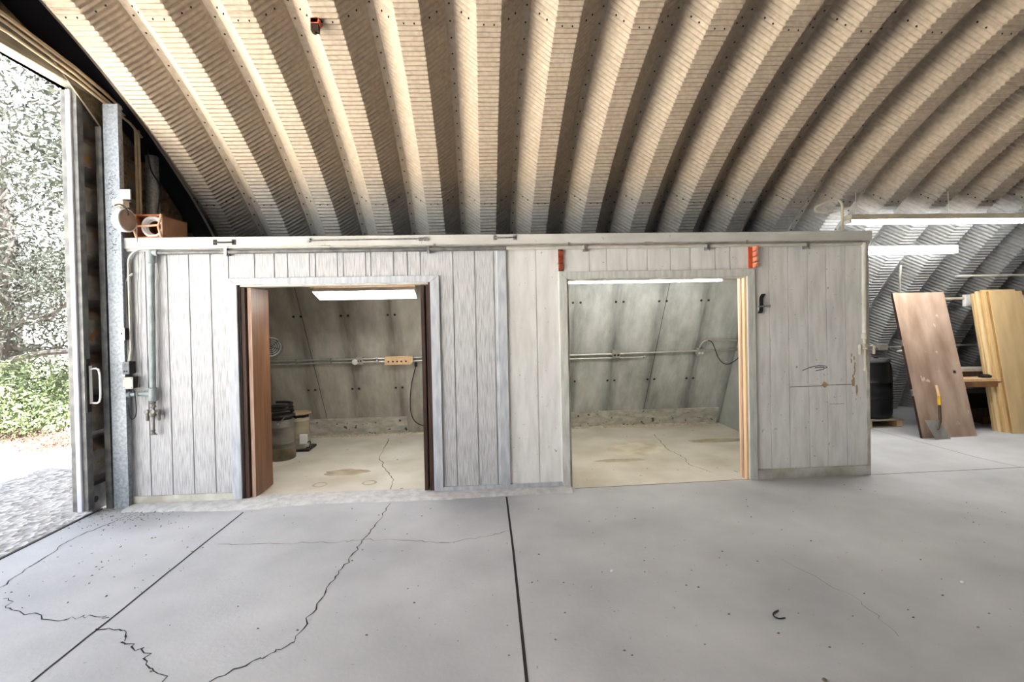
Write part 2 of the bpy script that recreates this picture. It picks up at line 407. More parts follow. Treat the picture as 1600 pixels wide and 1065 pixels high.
# ------------------------------------------------------------------ shed (partition) in the hut
YW = 4.65
WX0, WX1, WZ = -3.23, 3.87, 2.33
def siding():
    def panel(b, x0, x1, z0, z1, gs):
        gs = sorted(g for g in gs if x0+.02 < g < x1-.02); e = [x0]
        prof = [(x0, YW)]
        for g in gs: prof += [(g-.0055, YW), (g-.004, YW+.011), (g+.004, YW+.011), (g+.0055, YW)]
        prof += [(x1, YW), (x1, YW+.10), (x0, YW+.10)]
        n = len(prof)
        b.add([(x, y, z0) for x, y in prof]+[(x, y, z1) for x, y in prof],
              [(i, (i+1) % n, n+(i+1) % n, n+i) for i in range(n)])
        b.add([(x0,YW+.011,z0),(x1,YW+.011,z0),(x1,YW+.1,z0),(x0,YW+.1,z0)], [(0,1,2,3)])
        b.add([(x0,YW+.011,z1),(x1,YW+.011,z1),(x1,YW+.1,z1),(x0,YW+.1,z1)], [(0,1,2,3)])
    b = MB()
    panel(b, WX0, -2.235, -.02, WZ, (-3.044,-2.853,-2.663,-2.472,-2.31))
    panel(b, -2.235, -.475, 2.005, WZ, (-2.078,-1.90,-1.78,-1.581,-1.528,-1.327,-1.272,-1.068,-1.019,-.809,-.682,-.56))
    panel(b, -.475, .2, -.02, WZ, (-.257,-.051,.13))
    b.m = 1
    panel(b, .2, .826, -.02, WZ, (.531,))
    panel(b, .826, 2.61, 2.005, WZ, (1.05,1.22,1.42,1.62,1.85,2.05,2.3,2.45))
    panel(b, 2.61, WX1, -.02, WZ, (2.844,3.038,3.239,3.432,3.632))
    # stains and scrapes on the right-hand panels
    b.m = 2
    for x0, x1, z0, z1 in ((3.04,3.42,.898,.906),(3.40,3.70,.905,.912),(3.45,3.60,.715,.719)): b.box(x0, x1, YW-.0012, YW+.001, z0, z1)
    b.m = 3
    for x, z, rx, rz in ((3.40,.915,.03,.028),(3.70,.93,.022,.045),(3.735,.86,.012,.06)):
        b.add([(x+rx*cos(2*pi*i/14)*random.uniform(.7,1.2), YW-.0015, z+rz*sin(2*pi*i/14)*random.uniform(.7,1.2)) for i in range(14)], [tuple(range(14))])
    b.m = 4
    for pts in ([(3.17,1.06),(3.25,1.09),(3.34,1.105),(3.41,1.10),(3.43,1.085),(3.39,1.075)], [(3.31,1.055),(3.40,1.07)], [(3.30,1.085),(3.40,1.088)]):
        for i in range(len(pts)-1):
            (a, c), (d, e) = pts[i], pts[i+1]; b.add([(a,YW-.0015,c-.004),(d,YW-.0015,e-.004),(d,YW-.0015,e+.004),(a,YW-.0015,c+.004)], [(0,1,2,3)])
    b.m = 3
    for i in range(8):
        x = 3.70+random.uniform(-.02,.03); z = 1.20-i*.03
        b.add([(x+.007*cos(2*pi*j/9), YW-.0013, z+.022*sin(2*pi*j/9)) for j in range(9)], [tuple(range(9))])
    m_ochre = mat('ochre_stain', (182,156,118), (162,138,108), 30, rough=.8); m_scr = mat('scrape', (150,140,126), rough=.8); m_blk = mat('rubbed_mark', (84,82,82), rough=.8)
    struct(b.build('wall_front', [m_side, m_sideR, m_scr, m_ochre, m_blk]))
    # casings, skirting and battens
    def T(name, x0, x1, z0, z1, m, y0=YW-.02, y1=YW+.002, bev=.003):
        q = MB(); q.box(x0, x1, y0, y1, z0, z1); return struct(q.build(name, m, bevel=bev))
    def casing(i, x0, x1, zt, w, h, zb, m):
        q = MB(); y = YW-.022; t = (0, .024, 0)
        q.prism([(x0-w,y,zb),(x0,y,zb),(x0,y,zt),(x0-w,y,zt+h)], t); struct(q.build('trim_%d' % i, m, bevel=.003))
        q = MB(); q.prism([(x1,y,zb),(x1+w,y,zb),(x1+w,y,zt+h),(x1,y,zt)], t); struct(q.build('trim_%d' % (i+1), m, bevel=.003))
        q = MB(); q.prism([(x0,y,zt),(x1,y,zt),(x1+w,y,zt+h),(x0-w,y,zt+h)], t); struct(q.build('trim_%d' % (i+2), m, bevel=.003))
    casing(1, -2.235, -.475, 1.995, .085, .062, -.015, m_trim)
    casing(4, .826, 2.61, 2.003, .078, .070, -.018, mat('grey_green_trim', (184,187,182), (212,213,208), 9, (3,3,.5), rough=.65, bump=.15))
    T('trim_7', -3.20, -2.32, -.01, .085, m_trimw); T('trim_8', -.39, .748, -.012, .055, m_trim); T('trim_9', 2.69, WX1-.01, .0, .095, m_trimw)
    T('trim_10', .157, .247, .055, 2.31, m_trim, YW-.024)
    T('trim_11', WX1-.035, WX1+.004, .09, 2.31, m_trimw, YW-.004, YW+.1)
    # fascia board and drip strip
    q = MB(); q.box(WX0-.01, WX1+.012, YW-.045, YW+.06, 2.335, 2.432); struct(q.build('trim_12', m_fascia, bevel=.004))
    q = MB(); q.box(WX0, WX1+.006, YW-.025, YW+.002, 2.312, 2.337); struct(q.build('trim_13', m_fascia, bevel=.003))
    # jamb liners
    T('trim_14', -2.235, -2.215, -.01, 1.995, m_dkbrown, YW, YW+.13); T('trim_15', -.495, -.475, -.01, 1.995, m_dkbrown, YW, YW+.13)
    T('trim_16', .826, .846, -.01, 2.003, m_trimw, YW, YW+.13)
    T('trim_17', 2.588, 2.61, -.01, 2.003, m_wood, YW, YW+.13); T('trim_18', 2.578, 2.590, -.01, 2.003, m_brownedge, YW+.05, YW+.085)
    T('trim_19', -2.215, -.495, 1.978, 1.998, m_trimw, YW, YW+.13); T('trim_20', .846, 2.588, 1.99, 2.006, m_trimw, YW, YW+.13)
    # mortar fillet along the foot of the wall
    q = MB(); xs = [-3.2+4.02*i/60 for i in range(61)]; vs = []
    for x in xs:
        y0 = 4.47+.02*sin(x*3)+random.uniform(-.012,.012)-.06*math.exp(-((x+2.1)/.4)**2)
        vs += [(x,y0,-.002),(x,y0+.03,.012+random.uniform(0,.006)),(x,4.60,.022),(x,4.72,.02),(x,4.80,-.002)]
    q.add(vs, [(5*i+j, 5*i+j+1, 5*i+j+6, 5*i+j+5) for i in range(60) for j in range(4)])
    struct(q.build('trim_21', m_mortar, smooth=True, angle=60))
siding()

def pl(x, z, off=0): return (x, 7.17-.47*z-off*.905, z-off*.425)
def shed_inside():
    def lining(name, x0, x1, m, seams, x2):
        b = MB(); b.hexa([pl(x0,0,.0),pl(x1,0,.0),pl(x1,0,-.02),pl(x0,0,-.02),pl(x0,2.09,0),pl(x1,2.09,0),pl(x1,2.09,-.02),pl(x0,2.09,-.02)])
        b.m = 1
        for (xa, za), (xb, zb) in seams: b.obox(pl(xa-.003,za,0), Vector((.006,0,0)), Vector(pl(xb,zb,0))-Vector(pl(xa,za,0)), Vector((0,-.0015,-.0007)))
        for x, z in x2:
            b.lathe(pl(x, z, .001), [(.016,0),(.016,.004),(.007,.010)], 8, (0,-.905,-.425))
        return struct(b.build(name, [m, m_bolt]))
    bl = [(x+dx, z) for x in (-2.38,-1.79,-1.2) for dx in (0,.09) for z in (1.72,.72)]
    lining('wall_back_left', -3.19, .2, m_linL, [((-2.296,2.086),(-2.205,.27))], bl)
    bl = [(x+dx, z) for x in (1.25,1.82,2.40,2.97) for dx in (-.05,.05) for z in (1.83,.735)]
    lining('wall_back_right', .24, 3.56, m_linR, [((2.456,2.08),(2.36,.27))], bl)
    # pale strip along the foot of the lining
    def strip(name, x0, x1, h):
        b = MB(); b.hexa([pl(x0,0,.02),pl(x1,0,.02),pl(x1,0,.001),pl(x0,0,.001),pl(x0,h,.014),pl(x1,h,.014),pl(x1,h,.001),pl(x0,h,.001)]); struct(b.build(name, m_strip))
    strip('baseboard_back_left', -3.18, -1.09, .28); strip('baseboard_back_middle', .25, 1.735, .262); strip('baseboard_back_right', 1.74, 3.50, .262)
    for nm, x0, x1 in (('trim_22',-3.1,.15),('trim_23',.3,3.5)):                   # crumbly mortar edge
        b = MB(); n = 90; vs = []
        for i in range(n+1):
            x = x0+(x1-x0)*i/n; h = random.uniform(.012,.034)
            vs += [(x,7.085+random.uniform(-.015,.015),-.001),(x,7.11,h),(x,7.165,h*.9)]
        b.add(vs, [(3*i+j, 3*i+j+1, 3*i+j+4, 3*i+j+3) for i in range(n) for j in range(2)]); struct(b.build(nm, mat('white_mortar', (206,198,180), (170,160,140), 30, rough=.9)))
    # side walls and partition cut along the lining, ceiling, roof deck
    def side(name, x0, x1, m, ztop=2.09, d=0):
        b = MB(); b.prism([(x0,YW+.1,-.01),(x0,7.17-d,-.01),(x0,7.17-.47*ztop-d,ztop),(x0,YW+.1,ztop)], (x1-x0,0,0)); return struct(b.build(name, m))
    side('wall_side_left', -3.22, -3.19, m_linL); side('wall_middle', .205, .235, m_linL)
    side('wall_side_right', 3.56, 3.60, mat('grey_board', (150,154,152), (168,172,168), 3, rough=.75))
    b = MB(); zt = [0,.4,.8,1.2,1.6,2.0,2.36]
    b.prism([(3.83,YW+.1,-.01)]+[(3.83,arch_y(z,-.03),z-.01) for z in zt]+[(3.83,YW+.1,2.35)], (.035,0,0)); struct(b.build('wall_side_outer', m_sideR))
    b = MB(); b.box(-3.2, 3.58, YW+.1, 6.2, 2.09, 2.11); struct(b.build('ceiling_shed', mat('ceiling_board', (176,160,136), (196,184,162), 3, rough=.8)))
    b = MB(); b.box(WX0, WX1, YW+.05, 6.13, 2.37, 2.425); struct(b.build('wall_top', m_dkgalv))
shed_inside()

# bifold doors folded back at both jambs of the left-hand opening
def bifold(name, leaves, hinge_x):
    r = sroot(name, (leaves[0][0], 4.68, 0))
    for (x0, x1, y0, y1, xs) in leaves:
        p = MB(); p.hexa([(x0,y0,.012),(x1,y0,.012),(x1+xs,y1,.012),(x0+xs,y1,.012),(x0,y0,1.972),(x1,y0,1.972),(x1+xs,y1,1.972),(x0+xs,y1,1.972)])
        q = p.build('leaf', m_brown, r, bevel=.002)
        e = MB(); e.box(x0, x1, y0-.004, y0+.001, .014, 1.97); ed = e.build('edge_band', m_brownedge if name == 'door_1' and x0 > -2.18 else m_dkbrown, q)
bifold('door_1', [(-2.213,-2.180,4.662,5.03,.0), (-2.166,-2.133,4.685,5.068,-.004)], -2.2)
bifold('door_2', [(-.568,-.535,4.665,5.04,0), (-.518,-.497,4.66,5.04,0)], -.5)

# ------------------------------------------------------------------ lamps
def strip_lamp(label, x0, x1, y, z, trough=True, up=None, group='fluorescent strip lights', w=.13, ny=1, wires=()):
    r = thing('fluorescent_light', label, 'light', ((x0+x1)/2, y, z), group)
    b = MB()
    if trough:
        h = .07; ct, st_ = cos(-.31), sin(-.31)          # the trough is tilted towards the doorway
        T = lambda X, dy, dz: (X, y+dy*ct-dz*st_, z+dy*st_+dz*ct)
        P = [(-w,0),(-w*.45,h),(w*.45,h),(w,0),(w-.01,0),(w*.42,h-.012),(-w*.42,h-.012),(-w+.01,0)]
        b.prism([T(x0,*q) for q in P], (x1-x0,0,0)); b.build('housing', m_white, r)
        for xe, s in ((x0,.006),(x1-.006,.006)):
            e = MB(); e.prism([T(xe,*q) for q in P[:4]], (s,0,0)); e.build('end_cap', m_white, r)
        for dy in (-.05,.05):
            q = MB(); q.tube([T(x0+.02,dy,.03),T(x1-.02,dy,.03)], .019, 10); q.build('tube', m_tube, r, smooth=True)
        ty = []
    else:
        b.box(x0, x1, y-.065, y+.065, z+.035, z+.095); b.build('housing', m_cream, r, bevel=.004)
        ty = [y-.03, y+.03] if ny == 2 else [y]; tz = z+.012
        for xe in (x0-.01, x1-.012):
            e = MB(); e.box(xe, xe+.022, y-.055, y+.055, z-.008, z+.036); e.build('end_cap', m_white, r, bevel=.003)
    for t in ty:
        q = MB(); q.tube([(x0+.02,t,tz),(x1-.02,t,tz)], .019, 10); q.build('tube', m_tube, r, smooth=True)
    if up:
        for x in up[1]: q = MB(); q.box(x-.02, x+.02, y-.02, y+.02, z+.06, up[0]); q.build('mount', m_cream, r)
    for x in wires:
        q = MB(); q.tube([(x,y,z+.09),(x-.01,y,arch_z(y,.03))], .004, 5); q.build('hanger_wire', m_pipew, r)
    return r
strip_lamp('white trough light with two lit tubes above the left opening', -1.79, -.71, 5.43, 1.925, True, (2.09, (-1.6,-.9)), ny=2, w=.137)
strip_lamp('lit tube light running along under the lintel of the right opening', .32, 2.68, 5.30, 2.012, False, (2.09, (.6,2.3)))
strip_lamp('long lit tube light hung on wires from the arch beyond the shed', 4.29, 6.73, 5.45, 2.665, False, None, ny=2, wires=(4.40,5.55))
strip_lamp('shorter lit tube light fixed low on the arch just past the shed corner', 3.93, 6.17, 6.0, 2.375, False, None, ny=1)
# wood strip that carries the trough light
b = MB(); b.box(-1.80, -.70, 5.27, 5.31, 2.0, 2.085); tag(b.build('mounting_board', m_wood, at=(-1.25,5.29,2.0)), 'thin wooden board fixed to the ceiling above the trough light', 'board')

# ------------------------------------------------------------------ pipes and boxes on the front wall
def front_pipes():
    Y = YW-.035
    # thin conduit along the top with the bend down at the left end
    p = arc((-3.03,Y,2.20),.135,180,90,8,(1,0,0),(0,0,1))
    r = thing('conduit', 'thin metal conduit along the wall top that bends down at the left end', 'conduit', (-3.165,Y,1.31))
    b = MB(); b.tube([(-3.158,Y-.03,1.325),(-3.165,Y,1.42),(-3.165,Y,1.6)]+p+[(0,Y,2.334),(3.78,Y,2.334)], .0125, 10); b.build('pipe', m_conduit, r, smooth=True)
    for x in (-1.42,1.62): b = MB(); b.tube([(x-.04,Y,2.334),(x+.04,Y,2.334)], .018, 10); b.build('coupling', m_conduit, r, smooth=True)
    for x in (-2.3,-.42,.85,2.6): b = MB(); b.box(x-.01,x+.01,Y-.017,YW,2.318,2.35); b.build('clamp', m_chrome, r)
    # second conduit dropping into the grey box
    r = thing('conduit', 'short metal conduit beside the wall edge running down into the outlet box', 'conduit', (-3.205,Y,1.31))
    b = MB(); b.tube([(-3.168,Y-.03,1.315),(-3.168,Y-.02,1.36),(-3.19,Y,1.44)]+[(-3.197,Y,2.0)]+arc((-3.067,Y,2.0),.13,180,120,4,(1,0,0),(0,0,1))[1:], .010, 8); b.build('pipe', m_conduit, r, smooth=True)
    # water pipe: drop at the left, run along the top, drop at the right
    Y2 = YW-.05
    r = thing('water_pipe', 'water pipe along the wall top with a drop and taps at either end', 'pipe', (-2.96,Y2,.62))
    b = MB(); b.tube([(-2.975,Y2,.99),(-2.955,Y2,2.292)], .024, 12); b.m = 0; o = b.build('riser', m_pipeg, r, smooth=True); o['label'] = 'grey green plastic riser'
    b = MB(); b.tube([(-2.93,Y2,2.293),(-1,Y2,2.296),(.25,Y2,2.298)], .019, 12); b.build('pipe', m_dkgalv, r, smooth=True)
    b = MB(); b.tube([(.25,Y2,2.298),(3.78,Y2,2.302)], .016, 12); b.build('pipe', m_pipew, r, smooth=True)
    b = MB(); b.lathe((-2.955,Y2,2.20),[(.024,0),(.033,.005),(.033,.07),(.03,.1),(.02,.115)],14); b.tube([(-2.955,Y2,2.293),(-2.90,Y2,2.293)], .028, 12); b.build('elbow', m_pipeg, r, smooth=True)
    b = MB(); b.lathe((-2.975,Y2,.955),[(.026,0),(.034,.006),(.034,.12),(.026,.126)],14); b.tube([(-2.98,Y2,1.025),(-3.05,Y2,1.025)], .026, 12); b.build('tee', m_pipeg, r, smooth=True)
    b = MB(); b.tube([(-3.05,Y2,1.025),(-3.175,Y2,1.022)], .019, 12); b.lathe((-3.165,Y2,1.022),[(.024,0),(.027,.006),(.027,.03),(.015,.04)],12,(-1,0,0)); b.build('branch', m_pipeg, r, smooth=True)
    def tap(x, z, s, m, y=Y2):
        t = MB(); t.tube([(x,y,z),(x+.055*s,y-.004,z)], .013, 10); t.lathe((x+.05*s,y,z-.075),[(.010,0),(.014,.01),(.013,.05),(.017,.06),(.017,.085),(.008,.10)],10)
        t.tube([(x+.028*s,y,z),(x+.028*s,y-.05,z+.012)], .007, 6); t.lathe((x+.028*s,y-.045,z+.012),[(.018,0),(.018,.008)],10,(0,-1,.2))
        return t.build('tap', m, r, smooth=True)
    b = MB(); b.tube([(-2.975,Y2,.96),(-2.982,Y2,.66)], .012, 10); b.lathe((-2.978,Y2,.895),[(.017,0),(.026,.01),(.018,.03),(.026,.045),(.018,.06)],8); b.lathe((-2.98,Y2,.815),[(.018,0),(.03,.012),(.03,.05),(.018,.062)],8)
    b.lathe((-2.982,Y2,.655),[(.02,0),(.02,.01),(.013,.02),(.02,.04)],8); b.tube([(-3.015,Y2,.655),(-2.95,Y2,.655)], .007, 6); b.build('manifold', m_brass, r, smooth=True)
    tap(-2.98,.855,-1,m_brass); tap(-2.98,.855,1,m_brass)
    b = MB(); b.tube([(3.79,Y2,2.29),(3.785,Y2,1.42)], .022, 12); b.lathe((3.785,Y2,1.36),[(.016,0),(.03,.006),(.03,.05),(.022,.06)],10); b.lathe((3.788,Y2,2.27),[(.03,0),(.03,.04),(.016,.05)],10); b.lathe((3.787,Y2,1.82),[(.027,0),(.027,.03)],10)
    o = b.build('riser', m_pipew, r, smooth=True); o['label'] = 'white painted riser'
    b = MB(); b.tube([(3.785,Y2,1.37),(3.79,Y2,1.05)], .014, 10); b.lathe((3.787,Y2,1.255),[(.018,0),(.03,.01),(.03,.05),(.018,.06)],8); b.lathe((3.79,Y2,1.045),[(.02,0),(.02,.03),(.014,.04)],8); b.build('manifold', m_cream, r, smooth=True)
    tap(3.785,1.285,-1,m_cream); tap(3.785,1.285,1.9,m_cream)
    for x in (-2.30,-.48,1.0,2.2,3.2):
        b = MB(); b.box(x-.012,x+.012,Y2-.024,YW,2.262,2.325); b.lathe((x+.01,Y2-.02,2.255),[(.008,0),(.006,.02)],6); b.build('clamp', m_chrome, r)
    # boxes at the wall edge
    def wbox(label, name, x0, x1, z0, z1, y0, mt, side, holes, cat):
        q = thing(name, label, cat, ((x0+x1)/2, y0, z0))
        k = MB(); k.box(x0+.004,x1,y0+.006,YW,z0,z1); k.build('body', side, q, bevel=.006)
        k = MB(); k.box(x0-.002,x1+.002,y0,y0+.007,z0-.002,z1+.002); fp = k.build('cover_plate', mt, q, bevel=.004)
        for hx, hz, hr in holes:
            k = MB(); k.lathe((hx,y0+.001,hz),[(hr,0),(hr,.003)],10,(0,-1,0)); k.build('slot', m_iron, fp)
        return q
    wbox('white light switch high on the left edge of the wall', 'light_switch', -3.222, -3.176, 1.515, 1.622, YW-.095, m_white, m_iron, [(-3.199,1.572,.008),(-3.199,1.603,.003),(-3.199,1.54,.003)], 'switch')
    wbox('grey metal outlet box under the end of the bent conduit', 'outlet_box', -3.205, -3.15, 1.21, 1.318, YW-.09, mat('dark_box', (92,96,104), (120,124,130), 20, rough=.5), m_iron, [(-3.188,1.235,.008),(-3.168,1.235,.008),(-3.178,1.30,.004)], 'outlet')
    wbox('pale square junction box just below the grey outlet box', 'junction_box', -3.205, -3.122, 1.078, 1.18, YW-.09, m_pipew, m_iron, [(-3.195,1.168,.004),(-3.132,1.168,.004),(-3.195,1.09,.004),(-3.132,1.09,.004)], 'box')
    b = MB(); pts = [(-3.07,YW-.055,2.56),(-3.075,YW-.05,2.43),(-3.08,YW-.03,2.33),(-3.09,YW-.02,2.15),(-3.105,YW-.02,1.95),(-3.10,YW-.02,1.75),(-3.115,YW-.02,1.55),(-3.105,YW-.02,1.35),(-3.11,YW-.03,1.12),(-3.10,YW-.075,1.03),(-3.085,YW-.075,.93)]
    b.tube(smooth_path(pts,5), .0035, 5); tag(b.build('wire', m_conduit, at=(-3.085,YW-.075,.93), smooth=True), 'thin wire hanging down the wall from the wooden box', 'wire')
    b = MB(); pts = [(-3.15,YW-.072,1.047),(-3.118,YW-.078,1.05),(-3.105,YW-.078,.90),(-3.12,YW-.075,.82),(-3.15,YW-.075,.805),(-3.172,YW-.07,.85),(-3.182,YW-.06,.93)]
    b.tube(smooth_path(pts,5), .0045, 5); tag(b.build('wire_hook', m_iron, at=(-3.15,YW-.075,.805), smooth=True), 'bent J shaped wire hooked over the short branch pipe', 'hook')
front_pipes()

def fascia_fittings():
    yf = YW-.045
    def pull(x0, x1, z, label, m):
        r = thing('pull_handle', label, 'handle', ((x0+x1)/2, yf, z-.02), 'handles on the fascia board')
        for x in (x0, x1):
            q = MB(); q.box(x-.018,x+.018,yf-.004,yf,z-.024,z+.024)
            for dz in (-.015,.015): q.lathe((x,yf-.004,z+dz),[(.005,0),(.004,.004)],6,(0,-1,0))
            q.build('plate', m, r, bevel=.002)
        q = MB(); q.tube(smooth_path([(x0,yf-.004,z),(x0+.03,yf-.035,z-.006),((x0+x1)/2,yf-.042,z-.008),(x1-.03,yf-.035,z-.006),(x1,yf-.004,z)],4), .007, 8); q.build('grip', m, r, smooth=True)
        return r
    pull(-2.40, -2.235, 2.383, 'small dark metal pull handle near the left end of the fascia', m_iron)
    pull(.145, .335, 2.40, 'worn silver pull handle above the middle batten of the wall', m_chrome)
    r = thing('rod', 'long thin metal rod fixed along the fascia above the left opening', 'rod', (-1.05,yf,2.38), 'handles on the fascia board')
    q = MB(); q.tube([(-1.58,yf-.018,2.388),(-.52,yf-.018,2.396)], .006, 8); q.build('bar', m_chrome, r, smooth=True)
    for x in (-1.57,-.55,-.50): q = MB(); q.box(x-.018,x+.018,yf-.02,yf,2.375,2.408); q.build('bracket', m_chrome, r, bevel=.002)
    # rust red straps over the right opening
    r = thing('strap', 'dark red twisted metal strap at the upper left corner of the right opening', 'bracket', (.772,YW-.03,2.085), 'rust red brackets over the right opening')
    q = MB()
    for i in range(3): q.hexa([(.752,YW-.012,2.09+.065*i),(.792,YW-.012,2.09+.065*i),(.792,YW,2.09+.065*i),(.752,YW,2.09+.065*i),(.752,YW-.05,2.135+.065*i),(.792,YW-.05,2.135+.065*i),(.792,YW,2.155+.065*i),(.752,YW,2.155+.065*i)])
    q.build('teeth', mat('dark_red', (128,52,36), (170,84,60), 14, rough=.6), r)
    q = MB(); q.box(.749,.796,YW-.006,YW,2.08,2.30); q.lathe((.77,YW-.008,2.28),[(.011,0),(.008,.006)],8,(0,-1,0)); q.lathe((.77,YW-.052,2.15),[(.008,0),(.006,.006)],8,(0,-1,0)); q.build('back_plate', m_dkbrown, r)
    r = thing('strap', 'bright orange red toothed bracket at the upper right corner of the right opening', 'bracket', (2.655,YW-.03,2.085), 'rust red brackets over the right opening')
    q = MB(); q.box(2.632,2.672,YW-.012,YW,2.082,2.298)
    for z in (2.13,2.28): q.lathe((2.65,YW-.012,z),[(.007,0),(.005,.006)],8,(0,-1,0))
    q.build('back_plate', m_red, r)
    q = MB()
    for i in range(4):
        z = 2.085+.054*i; q.prism([(2.672,YW,z),(2.672,YW-.06,z+.005),(2.678,YW-.075,z+.045),(2.672,YW,z+.045)], (.02,0,0))
    q.build('teeth', mat('pale_red', (222,150,120), (200,110,80), 20, rough=.6), r)
    # black hook with a bolt on the right casing
    r = thing('hook', 'black iron hook with a steel pin beside the right opening', 'hook', (2.735,YW-.03,1.63))
    q = MB()
    for i in range(5):
        x = 2.722+.008*i; q.tube(smooth_path([(x,YW-.01,1.64),(x,YW-.035,1.67),(x+.002,YW-.035,1.77),(x+.012,YW-.03,1.80),(x+.03,YW-.03,1.825)],3), .005, 6)
    q.build('prongs', m_iron, r, smooth=True)
    q = MB(); q.tube([(2.70,YW-.05,1.702),(2.79,YW-.05,1.706)], .008, 8); q.lathe((2.79,YW-.05,1.706),[(.006,0),(.012,.004),(.012,.03),(.004,.034)],8,(1,0,.03)); q.build('pin', m_chrome, r, smooth=True)
    # red hanger on the arch
    r = thing('beam_clamp', 'rust red clamp hanging from an arch rib near the top of the roof', 'bracket', (-1.20,3.80,3.84))
    q = MB(); q.box(-1.225,-1.165,3.74,3.82,3.865,3.905); q.prism([(-1.225,3.74,3.865),(-1.165,3.74,3.865),(-1.15,3.74,3.885),(-1.18,3.74,3.91),(-1.22,3.74,3.905)],(0,.07,0)); q.build('body', m_red, r, bevel=.004)
    q = MB(); q.box(-1.225,-1.17,3.75,3.80,3.815,3.866); q.lathe((-1.20,3.775,3.80),[(.012,0),(.012,.02)],8); q.build('bolt', m_dkbrown, r)
fascia_fittings()

# ------------------------------------------------------------------ lamp, box and conduits in the upper left corner
def upper_left():
    Yp = 4.575
    r = thing('flood_lamp', 'round white flood lamp with a dusty lens clamped to the steel post', 'lamp', (-3.14,4.53,2.46))
    ax = Vector((.995,-.08,.02)).normalized()
    q = MB(); q.lathe(Vector((-3.15,4.53,2.572))-ax*.055,[(.028,0),(.075,.018),(.10,.05),(.104,.085),(.104,.105)],24,ax); q.build('bowl', m_white, r, smooth=True)
    q = MB(); q.lathe(Vector((-3.15,4.53,2.572))+ax*.046,[(.096,0),(.09,.010),(.02,.016)],24,ax); o = q.build('lens', mat('dusty_lens', (128,108,96), (150,132,118), 6, rough=.35), r, smooth=True); o['label'] = 'dusty brown lens'
    q = MB(); q.box(-3.205,-3.11,4.49,4.572,2.695,2.75); q.build('socket_box', m_cream, r, bevel=.006)
    q = MB(); q.tube(smooth_path([(-3.19,4.50,2.70),(-3.12,4.47,2.70),(-3.06,4.45,2.66),(-3.04,4.45,2.60)],4), .007, 6); q.build('yoke', m_iron, r, smooth=True)
    q = MB(); q.box(-3.235,-3.10,4.565,4.574,2.742,2.752); q.build('clamp', m_galv, r)
    r = b = MB(); b.box(-3.18,-3.095,4.556,4.574,2.765,2.855); b.lathe((-3.165,4.556,2.785),[(.007,0),(.005,.004)],8,(0,-1,0))
    tag(b.build('metal_plate', m_lav, at=(-3.14,4.565,2.765), bevel=.002), 'small pale metal plate screwed to the post above the flood lamp', 'plate')
    # open wooden box on the shed top
    r = thing('wooden_box', 'open reddish wooden box standing on the left end of the shed roof', 'box', (-3.0,4.80,2.432))
    x0, x1, y0, y1, z0, z1 = -3.10, -2.865, 4.62, 5.0, 2.432, 2.645
    def bx(n, *a, m=m_rust): q = MB(); q.box(*a); return q.build(n, m, r, bevel=.002)
    bx('bottom', x0, x1, y0, y1, z0, z0+.012); bx('top', x0, x1, y0, y1, z1-.012, z1); bx('side', x0, x0+.012, y0, y1, z0, z1); bx('back', x0, x1, y1-.012, y1, z0, z1)
    q = MB(); q.prism([(x1-.012,y0,z0),(x1-.012,y1,z0),(x1-.012,y1,z1),(x1-.012,y0,z1)], (.012,0,0)); q.build('side', mat('brown_board', (140,104,84), (158,122,100), 6, rough=.7), r)
    q = MB(); q.tube([(x0+.01,y0-.005,z0),(x0-.02,y0-.005,z0+.10),(x0+.01,y0-.005,z1)], .008, 6); q.tube([(x1-.01,y0-.005,z0),(x1-.035,y0-.005,z0+.10),(x1-.005,y0-.005,z1)], .009, 6); q.tube([(x0-.02,y0-.008,z0+.105),(x1-.03,y0-.008,z0+.112)], .009, 6)
    q.build('front_rails', mat('pale_pink_wood', (220,172,146), (200,150,124), 9, rough=.7), r)
    b = MB(); c = Vector((-2.975,4.66,2.54))
    for rr, dy in ((.083,.0),(.075,.02),(.083,.035),(.07,.04)):
        b.tube([c+Vector((cos(2*pi*i/24)*rr*1.05,dy,sin(2*pi*i/24)*rr*1.05)) for i in range(24)], .013, 8, closed=True)
    tag(b.build('hose_coil', m_white, at=(-2.975,4.66,2.446), smooth=True), 'white coil of hose standing inside the wooden box', 'coil')
    # bunch of conduits along the header, bending down beside the column
    for i, (zo, yo, lab) in enumerate(((0,.0,'uppermost of the four pale conduits bending down beside the steel column'),(-.028,.03,'second from the top of the four pale conduits beside the steel column'),(-.056,.06,'third from the top of the four pale conduits beside the steel column'),(-.085,.0,'lowest of the four pale conduits along the door header'))):
        x = -3.33+.022*(i % 2)
        if i < 3: pts = [(x,-1.2,3.98+zo),(x,3.7,3.865+zo),(x,4.3,3.80+zo),(x,4.85,3.70+zo*1.2)]+arc((x,4.90-yo*.5,3.58+zo),.13,80,0,6,(0,1,0),(0,0,1))+[(x,5.03-yo*.5,2.9),(x,5.03-yo*.5,2.46)]
        else: pts = [(x,-1.2,3.80),(x,3.7,3.735),(x,4.3,3.68),(x,4.9,3.575),(x,5.06,3.50)]
        b = MB(); b.tube(pts, .011, 8); tag(b.build('conduit', mat('tan_conduit', (198,180,150), (174,156,128), 8, rough=.45), at=pts[-1], smooth=True), lab, 'conduit', 'conduits over the big doorway')
    b = MB(); b.tube(smooth_path([(-3.26,5.06,3.4),(-3.27,5.12,3.2),(-3.26,5.25,3.05),(-3.265,5.20,2.8),(-3.265,5.2,2.46)],5), .006, 6)
    tag(b.build('cable', m_iron, at=(-3.265,5.2,2.46), smooth=True), 'dark cable hanging in front of the round steel column', 'cable')
